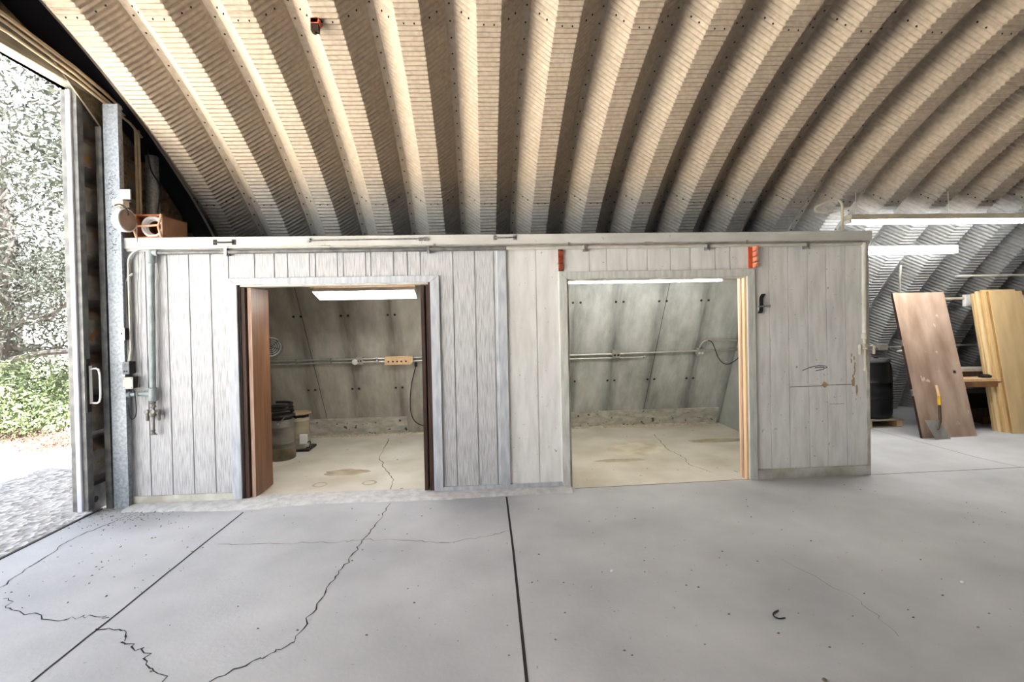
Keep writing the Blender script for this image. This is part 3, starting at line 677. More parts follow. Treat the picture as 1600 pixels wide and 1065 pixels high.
    # bent pipe on the right end of the shed roof
    b = MB(); Y = 4.9; b.tube([(3.80,Y,2.425),(3.803,Y,2.66)]+arc((3.725,Y,2.74),.078,0,110,8,(1,0,0),(0,0,1))+[(3.54,Y,2.745)]+arc((3.53,Y,2.715),.026,100,260,6,(1,0,0),(0,0,1))+[(3.60,Y,2.685),(3.70,Y,2.69)], .012, 8)
    tag(b.build('bent_pipe', m_cream, at=(3.80,Y,2.425), smooth=True), 'bent cream pipe rising from the right end of the shed roof', 'pipe')
    # scribbled marks on the post
upper_left()

# ------------------------------------------------------------------ left room contents
def left_room():
    for i, (z, lab) in enumerate(((1.155,'upper of the two conduits along the back of the left room'),(1.112,'lower of the two conduits along the back of the left room'))):
        r = thing('conduit', lab, 'conduit', pl(-2,z,.03), 'conduits in the left room'); b = MB(); b.tube([pl(-3.1,z,.028),pl(.15,z,.028)], .012, 8); b.build('pipe', m_conduit, r, smooth=True)
        for x in (-2.45,-2.0,-1.4): b = MB(); b.box(pl(x,z)[0]-.01,pl(x,z)[0]+.01,pl(x,z)[1]-.045,pl(x,z)[1],z-.018,z+.014); b.build('clamp', m_chrome, r)
    def onlin(name, label, cat, x0, x1, z0, z1, d, m, holes=(), mh=m_iron, group=None):
        r = thing(name, label, cat, pl((x0+x1)/2, z0, d), group)
        q = MB(); q.hexa([pl(x0,z0,d),pl(x1,z0,d),pl(x1,z0,0),pl(x0,z0,0),pl(x0,z1,d),pl(x1,z1,d),pl(x1,z1,0),pl(x0,z1,0)]); q.build('body', m, r, bevel=.004)
        for x, z, s in holes: q = MB(); q.lathe(pl(x,z,d-.001),[(s,0),(s,.004)],8,(0,-.905,-.425)); q.build('socket', mh, r)
        return r
    onlin('outlet_box', 'pale metal outlet box on the conduits of the left room', 'outlet', -1.66, -1.585, 1.10, 1.19, .07, m_conduit, [(-1.64,1.15,.012),(-1.605,1.15,.012)])
    q = MB(); q.lathe(pl(-1.68,1.14,.07),[(.04,0),(.035,.02),(.01,.03)],14,(0,-.905,-.425)); tag(q.build('plug', m_white, at=pl(-1.68,1.14,.1), smooth=True), 'white round plug beside the outlet box of the left room', 'plug')
    r = thing('peg_board', 'fresh wooden board with five holes in front of the conduits', 'board', pl(-1.12,1.085,.07))
    q = MB(); q.prism([pl(-1.30,1.085,.07),pl(-.97,1.085,.07),pl(-.925,1.11,.07),pl(-.92,1.19,.07),pl(-1.285,1.19,.07)], Vector(pl(0,0,.045))-Vector(pl(0,0,.07))); q.build('plank', m_wood, r)
    for x in (-1.245,-1.185,-1.13,-1.075,-1.015): q = MB(); q.lathe(pl(x,1.13,.068),[(.013,0),(.013,.004)],10,(0,-.905,-.425)); q.build('hole', m_dkbrown, r)
    q = MB(); q.tube(smooth_path([pl(-.89,1.10,.05),pl(-.90,1.03,.06),pl(-.98,.76,.04),pl(-1.02,.45,.04),pl(-1.0,.28,.05),pl(-.94,.20,.06),pl(-.86,.16,.06)],5), .007, 6)
    q.lathe(pl(-.89,1.07,.05),[(.012,-.03),(.02,-.02),(.02,.02),(.012,.03)],8); tag(q.build('cord', m_iron, at=pl(-.9,.16,.06), smooth=True), 'dark cord hanging from the conduit below the wooden board', 'cord')
    # round fan heater
    r = thing('fan_heater', 'round white fan heater fixed on the back of the left room', 'heater', (-2.68,6.40,1.20))
    ax = Vector((.62,-.77,-.05)).normalized(); c = Vector((-2.70,6.42,1.345))
    q = MB(); q.lathe(c,[(.05,-.08),(.11,-.05),(.125,0),(.125,.03),(.112,.03),(.10,.005),(.02,0)],24,ax); q.build('bowl', m_white, r, smooth=True)
    q = MB(); a = ax.orthogonal().normalized(); bb = ax.cross(a)
    for rr in (.10,.075,.05,.025): q.tube([c+ax*.032+(a*cos(2*pi*i/20)+bb*sin(2*pi*i/20))*rr for i in range(20)], .004, 5, closed=True)
    for k in range(3): q.tube([c+ax*.032+(a*cos(pi*k/3)+bb*sin(pi*k/3))*.11, c+ax*.032-(a*cos(pi*k/3)+bb*sin(pi*k/3))*.11], .003, 5)
    q.build('grille', m_iron, r, smooth=True)
    q = MB(); q.tube(smooth_path([c+Vector((.07,0,.09)),c+Vector((.13,.02,.04)),c+Vector((.14,.03,-.05)),c+Vector((.06,.03,-.14)),c+Vector((-.05,.08,-.16))],4), .006, 6); q.build('stand', m_chrome, r, smooth=True)
    q = MB(); q.tube([c-ax*.06, Vector(pl(-2.76,1.30,0))], .02, 8); q.build('mount', m_iron, r)
    # two drum shaped heaters
    cx, cy = -2.45, 6.08
    r = thing('drum_heater', 'dark drum heater with a black hose lying on its lid', 'heater', (cx,cy,0), 'drum heaters behind the brown door')
    m_tin = mat('grey_tin', (92,90,84), (132,128,118), 4, (1,1,2), rough=.5, metal=.3)
    q = MB(); q.lathe((cx,cy,.0),[(.145,0),(.155,.008),(.155,.13),(.148,.14)],28); q.build('base', mat('olive_tin', (112,100,78), (70,62,50), 9, rough=.6), r, smooth=True)
    q = MB(); q.lathe((cx,cy,.14),[(.14,0),(.143,.0),(.143,.05),(.147,.055),(.143,.06),(.143,.25),(.147,.255),(.143,.26),(.143,.33),(.135,.34)],28); q.build('body', m_tin, r, smooth=True)
    q = MB(); q.lathe((cx,cy,.47),[(.13,0),(.13,.03),(.158,.04),(.162,.05),(.155,.065),(.05,.08)],28); q.build('lid', m_iron, r, smooth=True)
    q = MB(); q.tube([(cx+.09,cy-.13,.52),(cx+.03,cy-.17,.45)], .008, 6); q.lathe((cx+.03,cy-.172,.44),[(.015,0),(.015,.02)],8); q.build('latch', m_chrome, r)
    b = MB(); pts = [(cx+cos(t*.35)*(.125+.008*sin(t)),cy+sin(t*.35)*(.125+.006*cos(t)),.566+.0024*t) for t in range(44)]
    b.tube(pts, .017, 8); tag(b.build('hose', m_rubber, at=(cx,cy,.55), smooth=True), 'black hose coiled on the lid of the dark drum heater', 'hose')
    cx, cy = -2.39, 6.50
    r = thing('drum_heater', 'pale drum heater with a tan lid and a square base tray', 'heater', (cx,cy,0), 'drum heaters behind the brown door')
    q = MB(); q.box(cx-.16,cx+.165,cy-.16,cy+.14,0,.028); q.build('tray', m_iron, r, bevel=.004)
    q = MB(); q.lathe((cx,cy,.028),[(.135,0),(.135,.14),(.125,.15)],28); q.build('base', m_conduit, r, smooth=True)
    q = MB(); q.lathe((cx,cy,.175),[(.12,0),(.123,0),(.123,.20),(.127,.205),(.123,.21),(.123,.24),(.115,.245)],28); q.build('body', mat('pale_tin', (176,168,146), (150,140,118), 5, rough=.5), r, smooth=True)
    q = MB()
    for k in range(8): q.box(cx+.11*cos(k*pi/4)-.008,cx+.11*cos(k*pi/4)+.008,cy+.11*sin(k*pi/4)-.008,cy+.11*sin(k*pi/4)+.008,.415,.46)
    q.lathe((cx,cy,.42),[(.09,0),(.09,.04)],16); q.build('vent', m_iron, r)
    q = MB(); q.lathe((cx,cy,.458),[(.14,0),(.15,.006),(.15,.016),(.12,.03),(.03,.034)],28); o = q.build('lid', mat('tan_lid', (176,156,124), (150,130,100), 6, rough=.6), r, smooth=True)
    q = MB(); q.box(cx+.055,cx+.145,cy-.165,cy-.13,.10,.22); q.build('control_box', m_white, r, bevel=.004)
    q = MB(); q.tube(smooth_path([(cx+.14,cy-.14,.11),(cx+.18,cy-.15,.13),(cx+.17,cy-.14,.06),(cx+.13,cy-.14,.05)],4), .007, 6); q.build('fuel_line', m_iron, r, smooth=True)
left_room()

def right_room():
    def cond(lab, pts, rr=.012):
        r = thing('conduit', lab, 'conduit', pts[0], 'conduits in the right room'); b = MB(); b.tube(pts, rr, 8); b.build('pipe', m_conduit, r, smooth=True)
        n = len(pts)//2
        for i in (0, -1): b = MB(); b.lathe(pts[i],[(.017,-.015),(.017,.015)],8,(1,0,0)); b.build('coupling', m_chrome, r)
    cond('long conduit across the back of the right room between its two boxes', [pl(.3,1.135,.03),pl(1.8,1.137,.03),pl(3.0,1.15,.03)])
    cond('shorter conduit just below the long one in the right room', [pl(.3,1.083,.03),pl(2.24,1.083,.03)], .009)
    cond('conduit curving up from the right box to the side wall', [pl(3.0,1.17,.035),pl(3.012,1.23,.035),pl(3.04,1.275,.035),pl(3.08,1.298,.035),pl(3.13,1.305,.035),pl(3.55,1.29,.035)])
    cond('thin straight conduit from the right box to the side wall', [pl(3.06,1.15,.03),pl(3.54,1.16,.03)], .009)
    for x0, x1, lab in ((1.785,1.893,'metal outlet box on the long conduit near the left of the right room'),(2.975,3.075,'metal box where four conduits meet at the right of the right room')):
        r = thing('outlet_box', lab, 'outlet', pl((x0+x1)/2,1.10,.07), 'outlet boxes of the right room')
        q = MB(); q.hexa([pl(x0,1.10,.07),pl(x1,1.10,.07),pl(x1,1.10,0),pl(x0,1.10,0),pl(x0,1.185,.07),pl(x1,1.185,.07),pl(x1,1.185,0),pl(x0,1.185,0)]); q.build('body', m_conduit, r, bevel=.005)
        for x in (x0+.03, x1-.03): q = MB(); q.lathe(pl(x,1.14,.069),[(.016,0),(.016,.004)],10,(0,-.905,-.425)); q.build('socket', m_iron if x0 < 2 else m_white, r)
    q = MB(); q.tube(smooth_path([pl(3.10,1.31,.05),pl(3.16,1.28,.05),pl(3.214,1.203,.05),pl(3.26,1.12,.05),pl(3.302,1.053,.05),pl(3.384,.976,.05),pl(3.47,.964,.06),(3.535,6.55,1.02),(3.54,6.3,1.18)],4), .006, 6)
    tag(q.build('cord', m_rubber, at=pl(3.4,.97,.05), smooth=True), 'black cord looping below the conduit at the right of the right room', 'cord')
right_room()

# ------------------------------------------------------------------ beyond the shed: barrel, doors, shovel, bench
def beyond():
    # barrel on a pallet
    r = thing('pallet', 'small wooden pallet under the black barrel', 'pallet', (5.4,6.85,0))
    for x in (4.92,5.36,5.80): q = MB(); q.box(x,x+.075,6.49,7.35,.012,.10); q.build('bearer', m_wood, r)
    for i in range(5): q = MB(); q.box(4.90,5.90,6.48+.18*i,6.48+.18*i+.12,.10,.118); q.build('slat', mat('grey_pallet_wood', (150,142,130), (176,168,156), 6, (1,4,4), rough=.8), r)
    for i in range(3): q = MB(); q.box(4.92,5.88,6.50+.37*i,6.58+.37*i,0,.013); q.build('slat', mat('grey_pallet_wood', (150,142,130)), r)
    r = thing('barrel', 'black plastic barrel standing on the pallet behind the shed corner', 'barrel', (5.60,6.76,.118))
    R = .29
    prof = [(.245,0),(.265,.012),(.283,.05),(.287,.10),(R,.27),(.300,.278),(.300,.29),(R,.298),(R,.50),(.300,.508),(.300,.52),(R,.528),(.288,.66),(.278,.74),(.262,.785),(.262,.79)]
    q = MB(); q.lathe((5.60,6.76,.118),prof,40); q.build('body', m_black, r, smooth=True, angle=60)
    q = MB(); q.lathe((5.60,6.76,.118),[(.25,.785),(.268,.80),(.270,.83),(.262,.848),(.235,.85),(.225,.838),(.02,.838)],40); q.build('rim', mat('grey_plastic', (88,88,90), (104,104,106), 6, rough=.45), r, smooth=True, angle=50)
    for dx in (-.12,.13): q = MB(); q.lathe((5.60+dx,6.76,.955),[(.03,0),(.03,.015)],12); q.build('bung', m_black, r)
    # brown door slab leaning back on the bench edge
    o = Vector((5.588,5.865,0)); u = Vector((6.355-5.588,.03,0)); t = Vector((0,.429,1.867)); t = t.normalized()*1.93
    n = u.cross(t).normalized()
    r = thing('door_slab', 'wide brown door slab leaning back with a shovel in front of it', 'door slab', o)
    m_slab = mat('worn_brown_door', (140,118,102), (180,160,146), 2.2, (2.2,1,.7), rough=.55, spec=.35, speck=(196,180,166), sscale=9, sthr=.68)
    th = -n*.036 if n.y < 0 else n*.036
    q = MB(); q.obox(o, u, th, t); q.build('panel', m_slab, r, bevel=.002)
    e = u.normalized(); q = MB(); q.obox(o-e*.002+th*.04, e*.003, th*.92, t*.999); q.build('edge_band', m_dkbrown, r)
    fwd = -th.normalized()
    for s, z in ((.92,.03),): pass
    c = o+u*.855+t*.432; q = MB(); q.lathe(c+fwd*.0005,[(.026,0),(.026,.002)],14,fwd); q.m = 1; q.lathe(c+fwd*.002,[(.013,0),(.013,.002)],10,fwd); q.build('knob_hole', [m_chrome, m_rubber], r)
    for f in (.28,.62): q = MB(); q.obox(o+t*f-e*.006, e*.008, th*.8, t*.045); q.build('hinge', m_chrome, r)
    # shovel resting on that door
    def dp(a, h, off): return o+u*a+t*h+fwd*off
    r = thing('shovel', 'short yellow handled shovel leaning on the brown door', 'shovel', (5.78,5.80,0))
    top = dp(.405,.345,.035); g0 = dp(.405,.272,.04); g1 = dp(.372,.212,.045); sh = dp(.335,.165,.055); neck = dp(.275,.105,.075)
    q = MB(); q.tube([top,g0], [.017,.018], 10); q.build('grip_end', m_wood, r, smooth=True)
    q = MB(); q.tube([g0,g1], [.020,.020], 10); o2 = q.build('handle', mat('yellow_paint', (206,172,48), (186,150,40), 12, rough=.5), r, smooth=True); o2['label'] = 'yellow handle'
    q = MB(); q.tube(smooth_path([g1,sh,neck,Vector((5.73,5.80,.13))],4), [.017]*9+[.012]*4, 10); q.build('shaft', mat('dark_shaft', (70,56,44), (52,44,38), 9, rough=.5), r, smooth=True)
    # blade: curved sheet with turned shoulders
    q = MB(); A = Vector((5.585,5.84,.245)); B = Vector((5.79,5.85,.232)); D = Vector((5.668,5.775,.004)); E_ = Vector((5.886,5.79,.004)); vs = []
    nn = (B-A).cross(D-A).normalized(); nn = nn if nn.y < 0 else -nn
    for i in range(9):
        for j in range(9):
            s_, k_ = i/8, j/8; p = A.lerp(B,s_).lerp(D.lerp(E_,s_),k_); vs.append(p-nn*.028*sin(pi*s_)*(1-.5*k_)+nn*.006)
    vs2 = [v-nn*.004 for v in vs]; f = [(9*i+j,9*i+j+1,9*i+j+10,9*i+j+9) for i in range(8) for j in range(8)]
    q.add(vs, f); q.add(vs2, [x[::-1] for x in f])
    rim = [9*i for i in range(9)]+[72+j for j in range(1,9)]+[9*i+8 for i in range(7,-1,-1)]+[j for j in range(7,0,-1)]
    k0 = len(q.v)-162
    for a in range(len(rim)): q.f.append((rim[a], rim[(a+1) % len(rim)], 81+rim[(a+1) % len(rim)], 81+rim[a])); q.mi.append(0)
    q.build('blade', mat('shovel_steel', (158,158,156), (184,184,182), 10, rough=.4, metal=.5), r, smooth=True, angle=60)
    # stack of four pale bifold slabs leaning on the bench
    t2 = Vector((0,.292,1.873)).normalized()*1.90; u2 = Vector((.47,-.01,0)); n2 = Vector((0,1.873,-.292)).normalized()
    labs = ['front pale slab of the leaning stack with its broad yellow face showing','second pale slab in the leaning stack right behind the front one','third pale slab in the leaning stack with a broad pale edge','rearmost pale slab of the leaning stack nearest the brown door']
    tones = [((160,128,78),(136,106,62)),((206,178,126),(190,160,108)),((236,214,170),(222,196,150)),((196,172,128),(176,150,104))]
    m_face = mat('pale_birch_face', (226,200,154), (208,180,134), 2.5, (3,1,.6), rough=.5, spec=.4)
    off = 0; dx = [0,-.035,-.055,-.075]; up = [0,.012,.004,-.012]
    for i in range(4):
        th2 = .038 if i != 2 else .045
        oo = Vector((6.905+dx[i],5.935,.001))+Vector((0,1,0))*(off/ n2.y); off += th2+.011
        r = thing('bifold_slab', labs[i], 'door slab', oo, 'pale slabs leaning beside the brown door')
        q = MB(); q.obox(oo, u2, n2*th2, t2*(1+up[i])); q.build('panel', m_face, r, bevel=.002)
        q = MB(); q.obox(oo+Vector((-.002,0,0))+n2*.004, Vector((.003,0,0)), n2*(th2-.008), t2*(1+up[i])); q.build('edge_band', mat('slab_edge_%d' % i, tones[i][0], tones[i][1], 6, (4,4,.4), rough=.55), r)
    # bench behind the slabs
    r = thing('bench', 'low wooden bench with a dark shadowed space beneath behind the slabs', 'bench', (7.3,6.3,0))
    q = MB(); q.box(6.2,8.7,6.10,6.56,.67,.71); q.build('top', m_wood, r, bevel=.003)
    q = MB(); q.box(6.2,8.7,6.085,6.12,.60,.67); q.build('apron', mat('brown_rail', (150,110,70), (112,80,52), 5, rough=.6), r)
    for x in (6.22,7.5,8.62): 
        for y in (6.13,6.48): q = MB(); q.box(x,x+.07,y,y+.06,0,.67); q.build('leg', m_dkbrown, r)
    q = MB(); q.box(6.22,8.68,6.40,6.46,.12,.24); q.build('lower_rail', m_dkbrown, r)
    b = MB(); b.box(6.3,8.65,6.12,6.17,.71,.83); tag(b.build('plank', m_pipew, at=(7.4,6.14,.71), bevel=.003), 'long pale plank standing on edge along the bench top', 'plank') if False else None
    b = MB(); b.box(6.35,8.6,6.30,6.50,.782,.826); tag(b.build('plank', m_pipew, at=(7.4,6.4,.782), bevel=.003), 'long pale plank lying on blocks along the bench top', 'plank')
    for x, lab in ((6.55,'small dark block under the plank at the bench end by the brown door'),(7.9,'small dark block under the plank behind the pale slabs')):
        b = MB(); b.box(x,x+.30,6.30,6.48,.71,.782); tag(b.build('block', m_dkbrown, at=(x,6.4,.71)), lab, 'block', 'blocks under the plank')
    b = MB(); b.box(6.98,7.45,6.14,6.28,.71,.745); tag(b.build('offcut', m_brownedge, at=(7.2,6.2,.71)), 'pinkish flat offcut lying on the front of the bench top', 'offcut')
    b = MB(); b.lathe((6.80,6.18,.71),[(.05,0),(.06,.01),(.06,.03),(.03,.045)],12); b.box(6.72,6.92,6.15,6.21,.71,.735); tag(b.build('hand_tool', m_iron, at=(6.8,6.18,.71)), 'small black tool lying on the bench beside the brown door', 'tool')
    # black tarp-covered bulk under the bench
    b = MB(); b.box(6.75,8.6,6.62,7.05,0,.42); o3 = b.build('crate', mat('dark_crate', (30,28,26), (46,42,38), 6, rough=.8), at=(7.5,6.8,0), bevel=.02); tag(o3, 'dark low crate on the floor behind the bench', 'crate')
    b = MB(); b.box(7.10,7.45,6.50,6.60,.0,.13); tag(b.build('timber_offcut', m_brown, at=(7.2,6.55,0), bevel=.004), 'short brown timber lying under the bench', 'timber')
    # pipes and fittings on the arch
    def pipe(lab, pts, rr, m, box=None):
        r = thing('conduit', lab, 'conduit', pts[0], 'conduits on the arch beyond the shed'); q = MB(); q.tube(pts, rr, 8); q.build('pipe', m, r, smooth=True)
        if box: x, y, z = box; q = MB(); q.box(x-.07,x+.07,y-.04,y+.05,z-.045,z+.045); q.build('junction_box', m_conduit, r, bevel=.006)
    pipe('upper pale pipe across the arch above the pale slabs', [(6.55,6.34,2.10),(9.6,6.34,2.10)], .014, m_pipew)
    pipe('low conduit with a junction box along the arch behind the barrel', [(3.95,7.12,1.08),(10.5,7.12,1.09)], .013, m_conduit, (6.13,7.12,1.085))
    pipe('slanting thin pale pipe above the brown door', [(5.65,6.23,2.24),(5.70,6.30,2.12),(5.90,6.53,1.90)], .011, m_pipew)
    r = thing('lamp_rail', 'pale unlit strip fixture with white end plates behind the slabs', 'light fixture', (7.6,6.60,1.72))
    q = MB(); q.tube([(6.0,6.60,1.80),(7.05,6.60,1.795)], .017, 8); q.build('tube', m_cream, r, smooth=True)
    q = MB(); q.box(7.0,9.2,6.585,6.62,1.70,1.83); q.build('reflector', m_white, r, bevel=.004)
    q = MB(); q.box(6.93,7.06,6.56,6.62,1.68,1.85); q.build('end_plate', m_white, r, bevel=.006)
    b = MB(); b.tube([(6.36,7.10,1.02),(6.52,7.10,1.035)], .013, 8); tag(b.build('short_rod', m_white, at=(6.4,7.1,1.02)), 'short white rod fixed on the arch left of the brown door', 'rod')
beyond()

# ------------------------------------------------------------------ bits on the floor
def debris():
    b = MB(); R = random.Random(3)
    for i in range(300):
        if i < 200: x = -3.02+R.gauss(0,.2); y = 4.42+R.gauss(0,.12); x = max(x,-3.40)
        else: x = R.uniform(-3.35,-2.0); y = R.uniform(3.0,4.45)
        if y > 4.56 and x > -3.17: continue
        s = R.uniform(.003,.011); a = R.uniform(0,pi); d = Vector((cos(a),sin(a),0)); p = Vector((-d.y,d.x,0))
        c = Vector((x,min(y,4.56),.0015)); h = R.uniform(.002,.008)
        b.add([c-d*s,c+p*s*.35,c+d*s,c-p*s*.35,c+Vector((0,0,h))],[(0,1,4),(1,2,4),(2,3,4),(3,0,4),(0,3,2,1)])
    for i in range(150):
        x = R.uniform(-2.2,4.5); y = R.uniform(2.2,4.4); s = R.uniform(.003,.010)
        c = Vector((x,y,.0015)); b.add([c+Vector((-s,0,0)),c+Vector((0,-s*.7,0)),c+Vector((s,0,0)),c+Vector((0,s*.6,0)),c+Vector((0,0,s*.7))],[(0,1,4),(1,2,4),(2,3,4),(3,0,4),(0,3,2,1)])
    o = stuff(b.build('litter', m_dirt)); tag(o, 'dry leaf scraps and grit scattered over the concrete floor', 'litter')
    b = MB(); b.tube(smooth_path([(1.59,2.56,.004),(1.55,2.54,.004),(1.535,2.51,.004),(1.55,2.49,.004),(1.585,2.492,.004)],4), .0035, 5); tag(b.build('bent_wire', m_iron, at=(1.55,2.52,.0)), 'small curl of dark wire on the open concrete floor', 'wire')
    for (x, y, s, lab) in ((.80,3.06,.012,'white pebble on the floor left of the curl of wire'),(2.83,2.72,.012,'pale wood chip on the floor at the right'),(1.48,2.05,.011,'dark pebble on the floor nearest the camera')):
        b = MB(); b.lathe((x,y,.0),[(s*.6,0),(s,.004),(s*.8,.009),(s*.2,.012)],7); tag(b.build('pebble', m_white if 'dark' not in lab else m_dirt, at=(x,y,0), smooth=True), lab, 'pebble', 'single bits on the floor')
debris()

# ------------------------------------------------------------------ outdoors
def outdoors():
    m = bpy.data.materials.new('gravel_and_field'); m.use_nodes = True; t = NT(m); b = t.n['Principled BSDF']; b.inputs['Roughness'].default_value = .95
    tc = t.new('ShaderNodeTexCoord'); sx = t.new('ShaderNodeSeparateXYZ'); t.link(tc.outputs['Object'], sx.inputs[0])
    v = t.new('ShaderNodeTexVoronoi'); v.inputs['Scale'].default_value = 22; t.link(tc.outputs['Object'], v.inputs['Vector'])
    r = t.new('ShaderNodeValToRGB'); r.color_ramp.elements[0].color = lin((112,110,110)); r.color_ramp.elements[1].color = lin((206,204,204)); t.link(v.outputs['Color'], r.inputs[0])
    n = t.new('ShaderNodeTexNoise'); n.inputs['Scale'].default_value = 3; n.inputs['Detail'].default_value = 8; t.link(tc.outputs['Object'], n.inputs['Vector'])
    r2 = t.new('ShaderNodeValToRGB'); r2.color_ramp.elements[0].position = .35; r2.color_ramp.elements[1].position = .65
    r2.color_ramp.elements[0].color = lin((150,140,124)); r2.color_ramp.elements[1].color = lin((216,212,202)); t.link(n.outputs['Fac'], r2.inputs[0])
    a = t.new('ShaderNodeMath', operation='MULTIPLY_ADD'); a.inputs[1].default_value = 1.2; t.link(n.outputs['Fac'], a.inputs[0]); t.link(sx.outputs[0], a.inputs[2])
    mr = t.new('ShaderNodeMapRange'); mr.inputs['From Min'].default_value = -5.1; mr.inputs['From Max'].default_value = -5.6; t.link(a.outputs[0], mr.inputs['Value'])
    mx = t.new('ShaderNodeMixRGB'); t.link(mr.outputs[0], mx.inputs[0]); t.link(r.outputs[0], mx.inputs[1]); t.link(r2.outputs[0], mx.inputs[2]); t.link(mx.outputs[0], b.inputs['Base Color'])
    bp = t.new('ShaderNodeBump'); bp.inputs['Strength'].default_value = .8; bp.inputs['Distance'].default_value = .03; t.link(v.outputs['Distance'], bp.inputs['Height']); t.link(bp.outputs[0], b.inputs['Normal'])
    q = MB(); q.add([(-160,-120,-.08),(XW-.01,-120,-.08),(XW-.01,160,-.08),(-160,160,-.08)],[(0,1,2,3)]); struct(q.build('ground', m))
    R = random.Random(11)
    greens = [mat('leaf_green', (42,52,28), (68,80,46), 3, rough=.6), mat('leaf_pale', (58,68,42), (92,100,68), 3, rough=.6), mat('leaf_olive', (62,58,42), (90,82,62), 3, rough=.6)]
    m_leafg = mat('tree_leaf', (22,26,21), (40,46,35), 2, rough=.6); m_leafd = mat('tree_leaf_dark', (17,20,18), (32,37,30), 2, rough=.6)
    m_bark = mat('bark', (40,37,36), (64,60,57), 6, (4,4,1), rough=.9, bump=.8)
    def leaf(b, c, L, W):
        d = Vector((R.gauss(0,1),R.gauss(0,1),R.gauss(0,.7))).normalized(); w = d.cross(Vector((R.gauss(0,1),R.gauss(0,1),R.gauss(0,1)))).normalized()
        b.add([c-d*L, c+w*W, c+d*L, c-w*W], [(0,1,2,3)])
    def bush(x, y, rx, ry, h, n, mi, lab):
        r = thing('shrub', lab, 'shrub', (x,y,-.08), 'shrubs along the gravel edge'); b = MB()
        for i in range(n):
            a = R.uniform(0,2*pi); q = sqrt(R.random()); zz = R.random()**.7*h*(1-.55*q*q)
            leaf(b, Vector((x+rx*q*cos(a), y+ry*q*sin(a), -.06+zz)), R.uniform(.03,.075), R.uniform(.012,.03))
        b.build('foliage', greens[mi], r); s = MB()
        for i in range(9):
            a = R.uniform(0,2*pi); e = Vector((x+rx*.6*cos(a), y+ry*.6*sin(a), h*R.uniform(.4,.8))); s.tube([(x+.1*cos(a),y+.1*sin(a),-.08),(x+.3*rx*cos(a),y+.3*ry*sin(a),h*.3),e], [.015,.010,.004], 5)
        s.build('stem', m_bark, r)
    spots = [(-7.6,8.5,.9,.8,.55,0,'low green shrub at the near right end of the shrub row by the door edge'),(-8.6,8.9,1.0,.8,.75,1,'pale green shrub second in the row beyond the gravel'),(-8.2,10.3,1.0,.9,.85,0,'bright green shrub behind the low one by the door edge'),
             (-9.8,9.6,1.1,.9,.7,2,'olive dry shrub at the left front of the row'),(-9.9,11.3,1.2,1,1.0,0,'tall green shrub in the middle of the shrub row'),(-11.4,11.0,1.2,1,1.0,1,'pale tall shrub at the left behind the olive one'),
             (-11.2,13.0,1.3,1.1,1.1,0,'green shrub in the back row nearest the leafy tree'),(-13.2,13.4,1.4,1.2,1.1,1,'pale shrub in front of the thick tree trunk'),(-9.4,12.6,1.1,1,1.05,1,'pale green shrub at the back right of the row'),(-7.9,12.0,1.0,1,.9,2,'olive shrub right behind the sliding door edge')]
    for x, y, rx, ry, h, mi, lab in spots: bush(x, y, rx, ry, h, 1500, mi, lab)
    # trees
    def tree(lab, x, y, tr, h, crown, nleaf, mt, branches, ls=1.0):
        r = thing('tree', lab, 'tree', (x,y,-.08), 'trees outside the big doorway'); b = MB()
        b.tube([(x,y,-.15),(x+.03,y,.6),(x-.05,y,1.4),(x+.1,y+.1,2.4),(x+.2,y,h*.5),(x+.1,y,h*.8)], [tr*1.35,tr*1.05,tr,tr*.8,tr*.5,tr*.15], 12)
        b.build('trunk', m_bark, r, smooth=True); tips = []
        for k, (a, z0, L, rise) in enumerate(branches):
            br = MB(); d = Vector((cos(a),sin(a),0)); p0 = Vector((x,y,z0)); pts = [p0]
            for j in range(1,6): pts.append(p0+d*L*j/5+Vector((R.uniform(-.12,.12)*L*.3,R.uniform(-.12,.12)*L*.3,rise*(j/5)**1.2+R.uniform(-.1,.1))))
            br.tube(pts, [tr*.42*(1-.17*j) for j in range(6)], 7)
            for j in (2,3,4,5):
                for s in range(3):
                    e = pts[j]+Vector((R.gauss(0,.5),R.gauss(0,.5),R.gauss(.15,.45)))*L*.35; br.tube([pts[j],(pts[j]+e)/2+Vector((0,0,.1)),e],[tr*.10,tr*.06,tr*.02],5); tips.append(e)
            tips += pts[2:]; br.build('branch', m_bark, r, smooth=True)
        f = MB(); (cx,cy,cz),(rx,ry,rz) = crown
        clumps = [Vector((cx+rx*R.uniform(-1,1),cy+ry*R.uniform(-1,1),cz+rz*R.uniform(-1,1))) for _ in range(150)]+tips
        for i in range(nleaf):
            c = R.choice(clumps); s = .42*ls; leaf(f, c+Vector((R.gauss(0,s),R.gauss(0,s),R.gauss(0,s*.8))), R.uniform(.05,.11)*ls, R.uniform(.018,.035)*ls)
        f.build('foliage', mt, r)
    tree('thick trunked leafy tree at the far left outside the doorway', -15.2, 16.6, .42, 9, ((-13.6,15.8,5.4),(4.4,3.0,4.0)), 15000, m_leafg, [(-.5,1.7,3.5,.5),(-.9,2.2,4,2.0),(.3,2.4,4,2.4),(2.4,2.2,4,2.0),(-.2,1.2,3.2,-.5),(4.0,2.6,4.2,2.6)])
    tree('slender dark leafy tree standing behind the sliding door edge', -13.0, 18.0, .2, 9, ((-12.8,17.4,6.2),(3.2,2.4,4.4)), 9000, m_leafd, [(-.4,2.6,3,1.2),(1.0,3.0,3,1.6),(3.6,2.8,3.2,1.4),(2.2,3.6,3,2)])
    tree('tall distant tree filling the gap behind the thick trunk', -24, 26, .3, 13, ((-22.5,25,6.5),(7,4,5.2)), 11000, m_leafg, [(-.4,2.6,4,2.2),(1.0,3.4,4,2.6),(3.6,3.0,5,2.4)], 1.7)
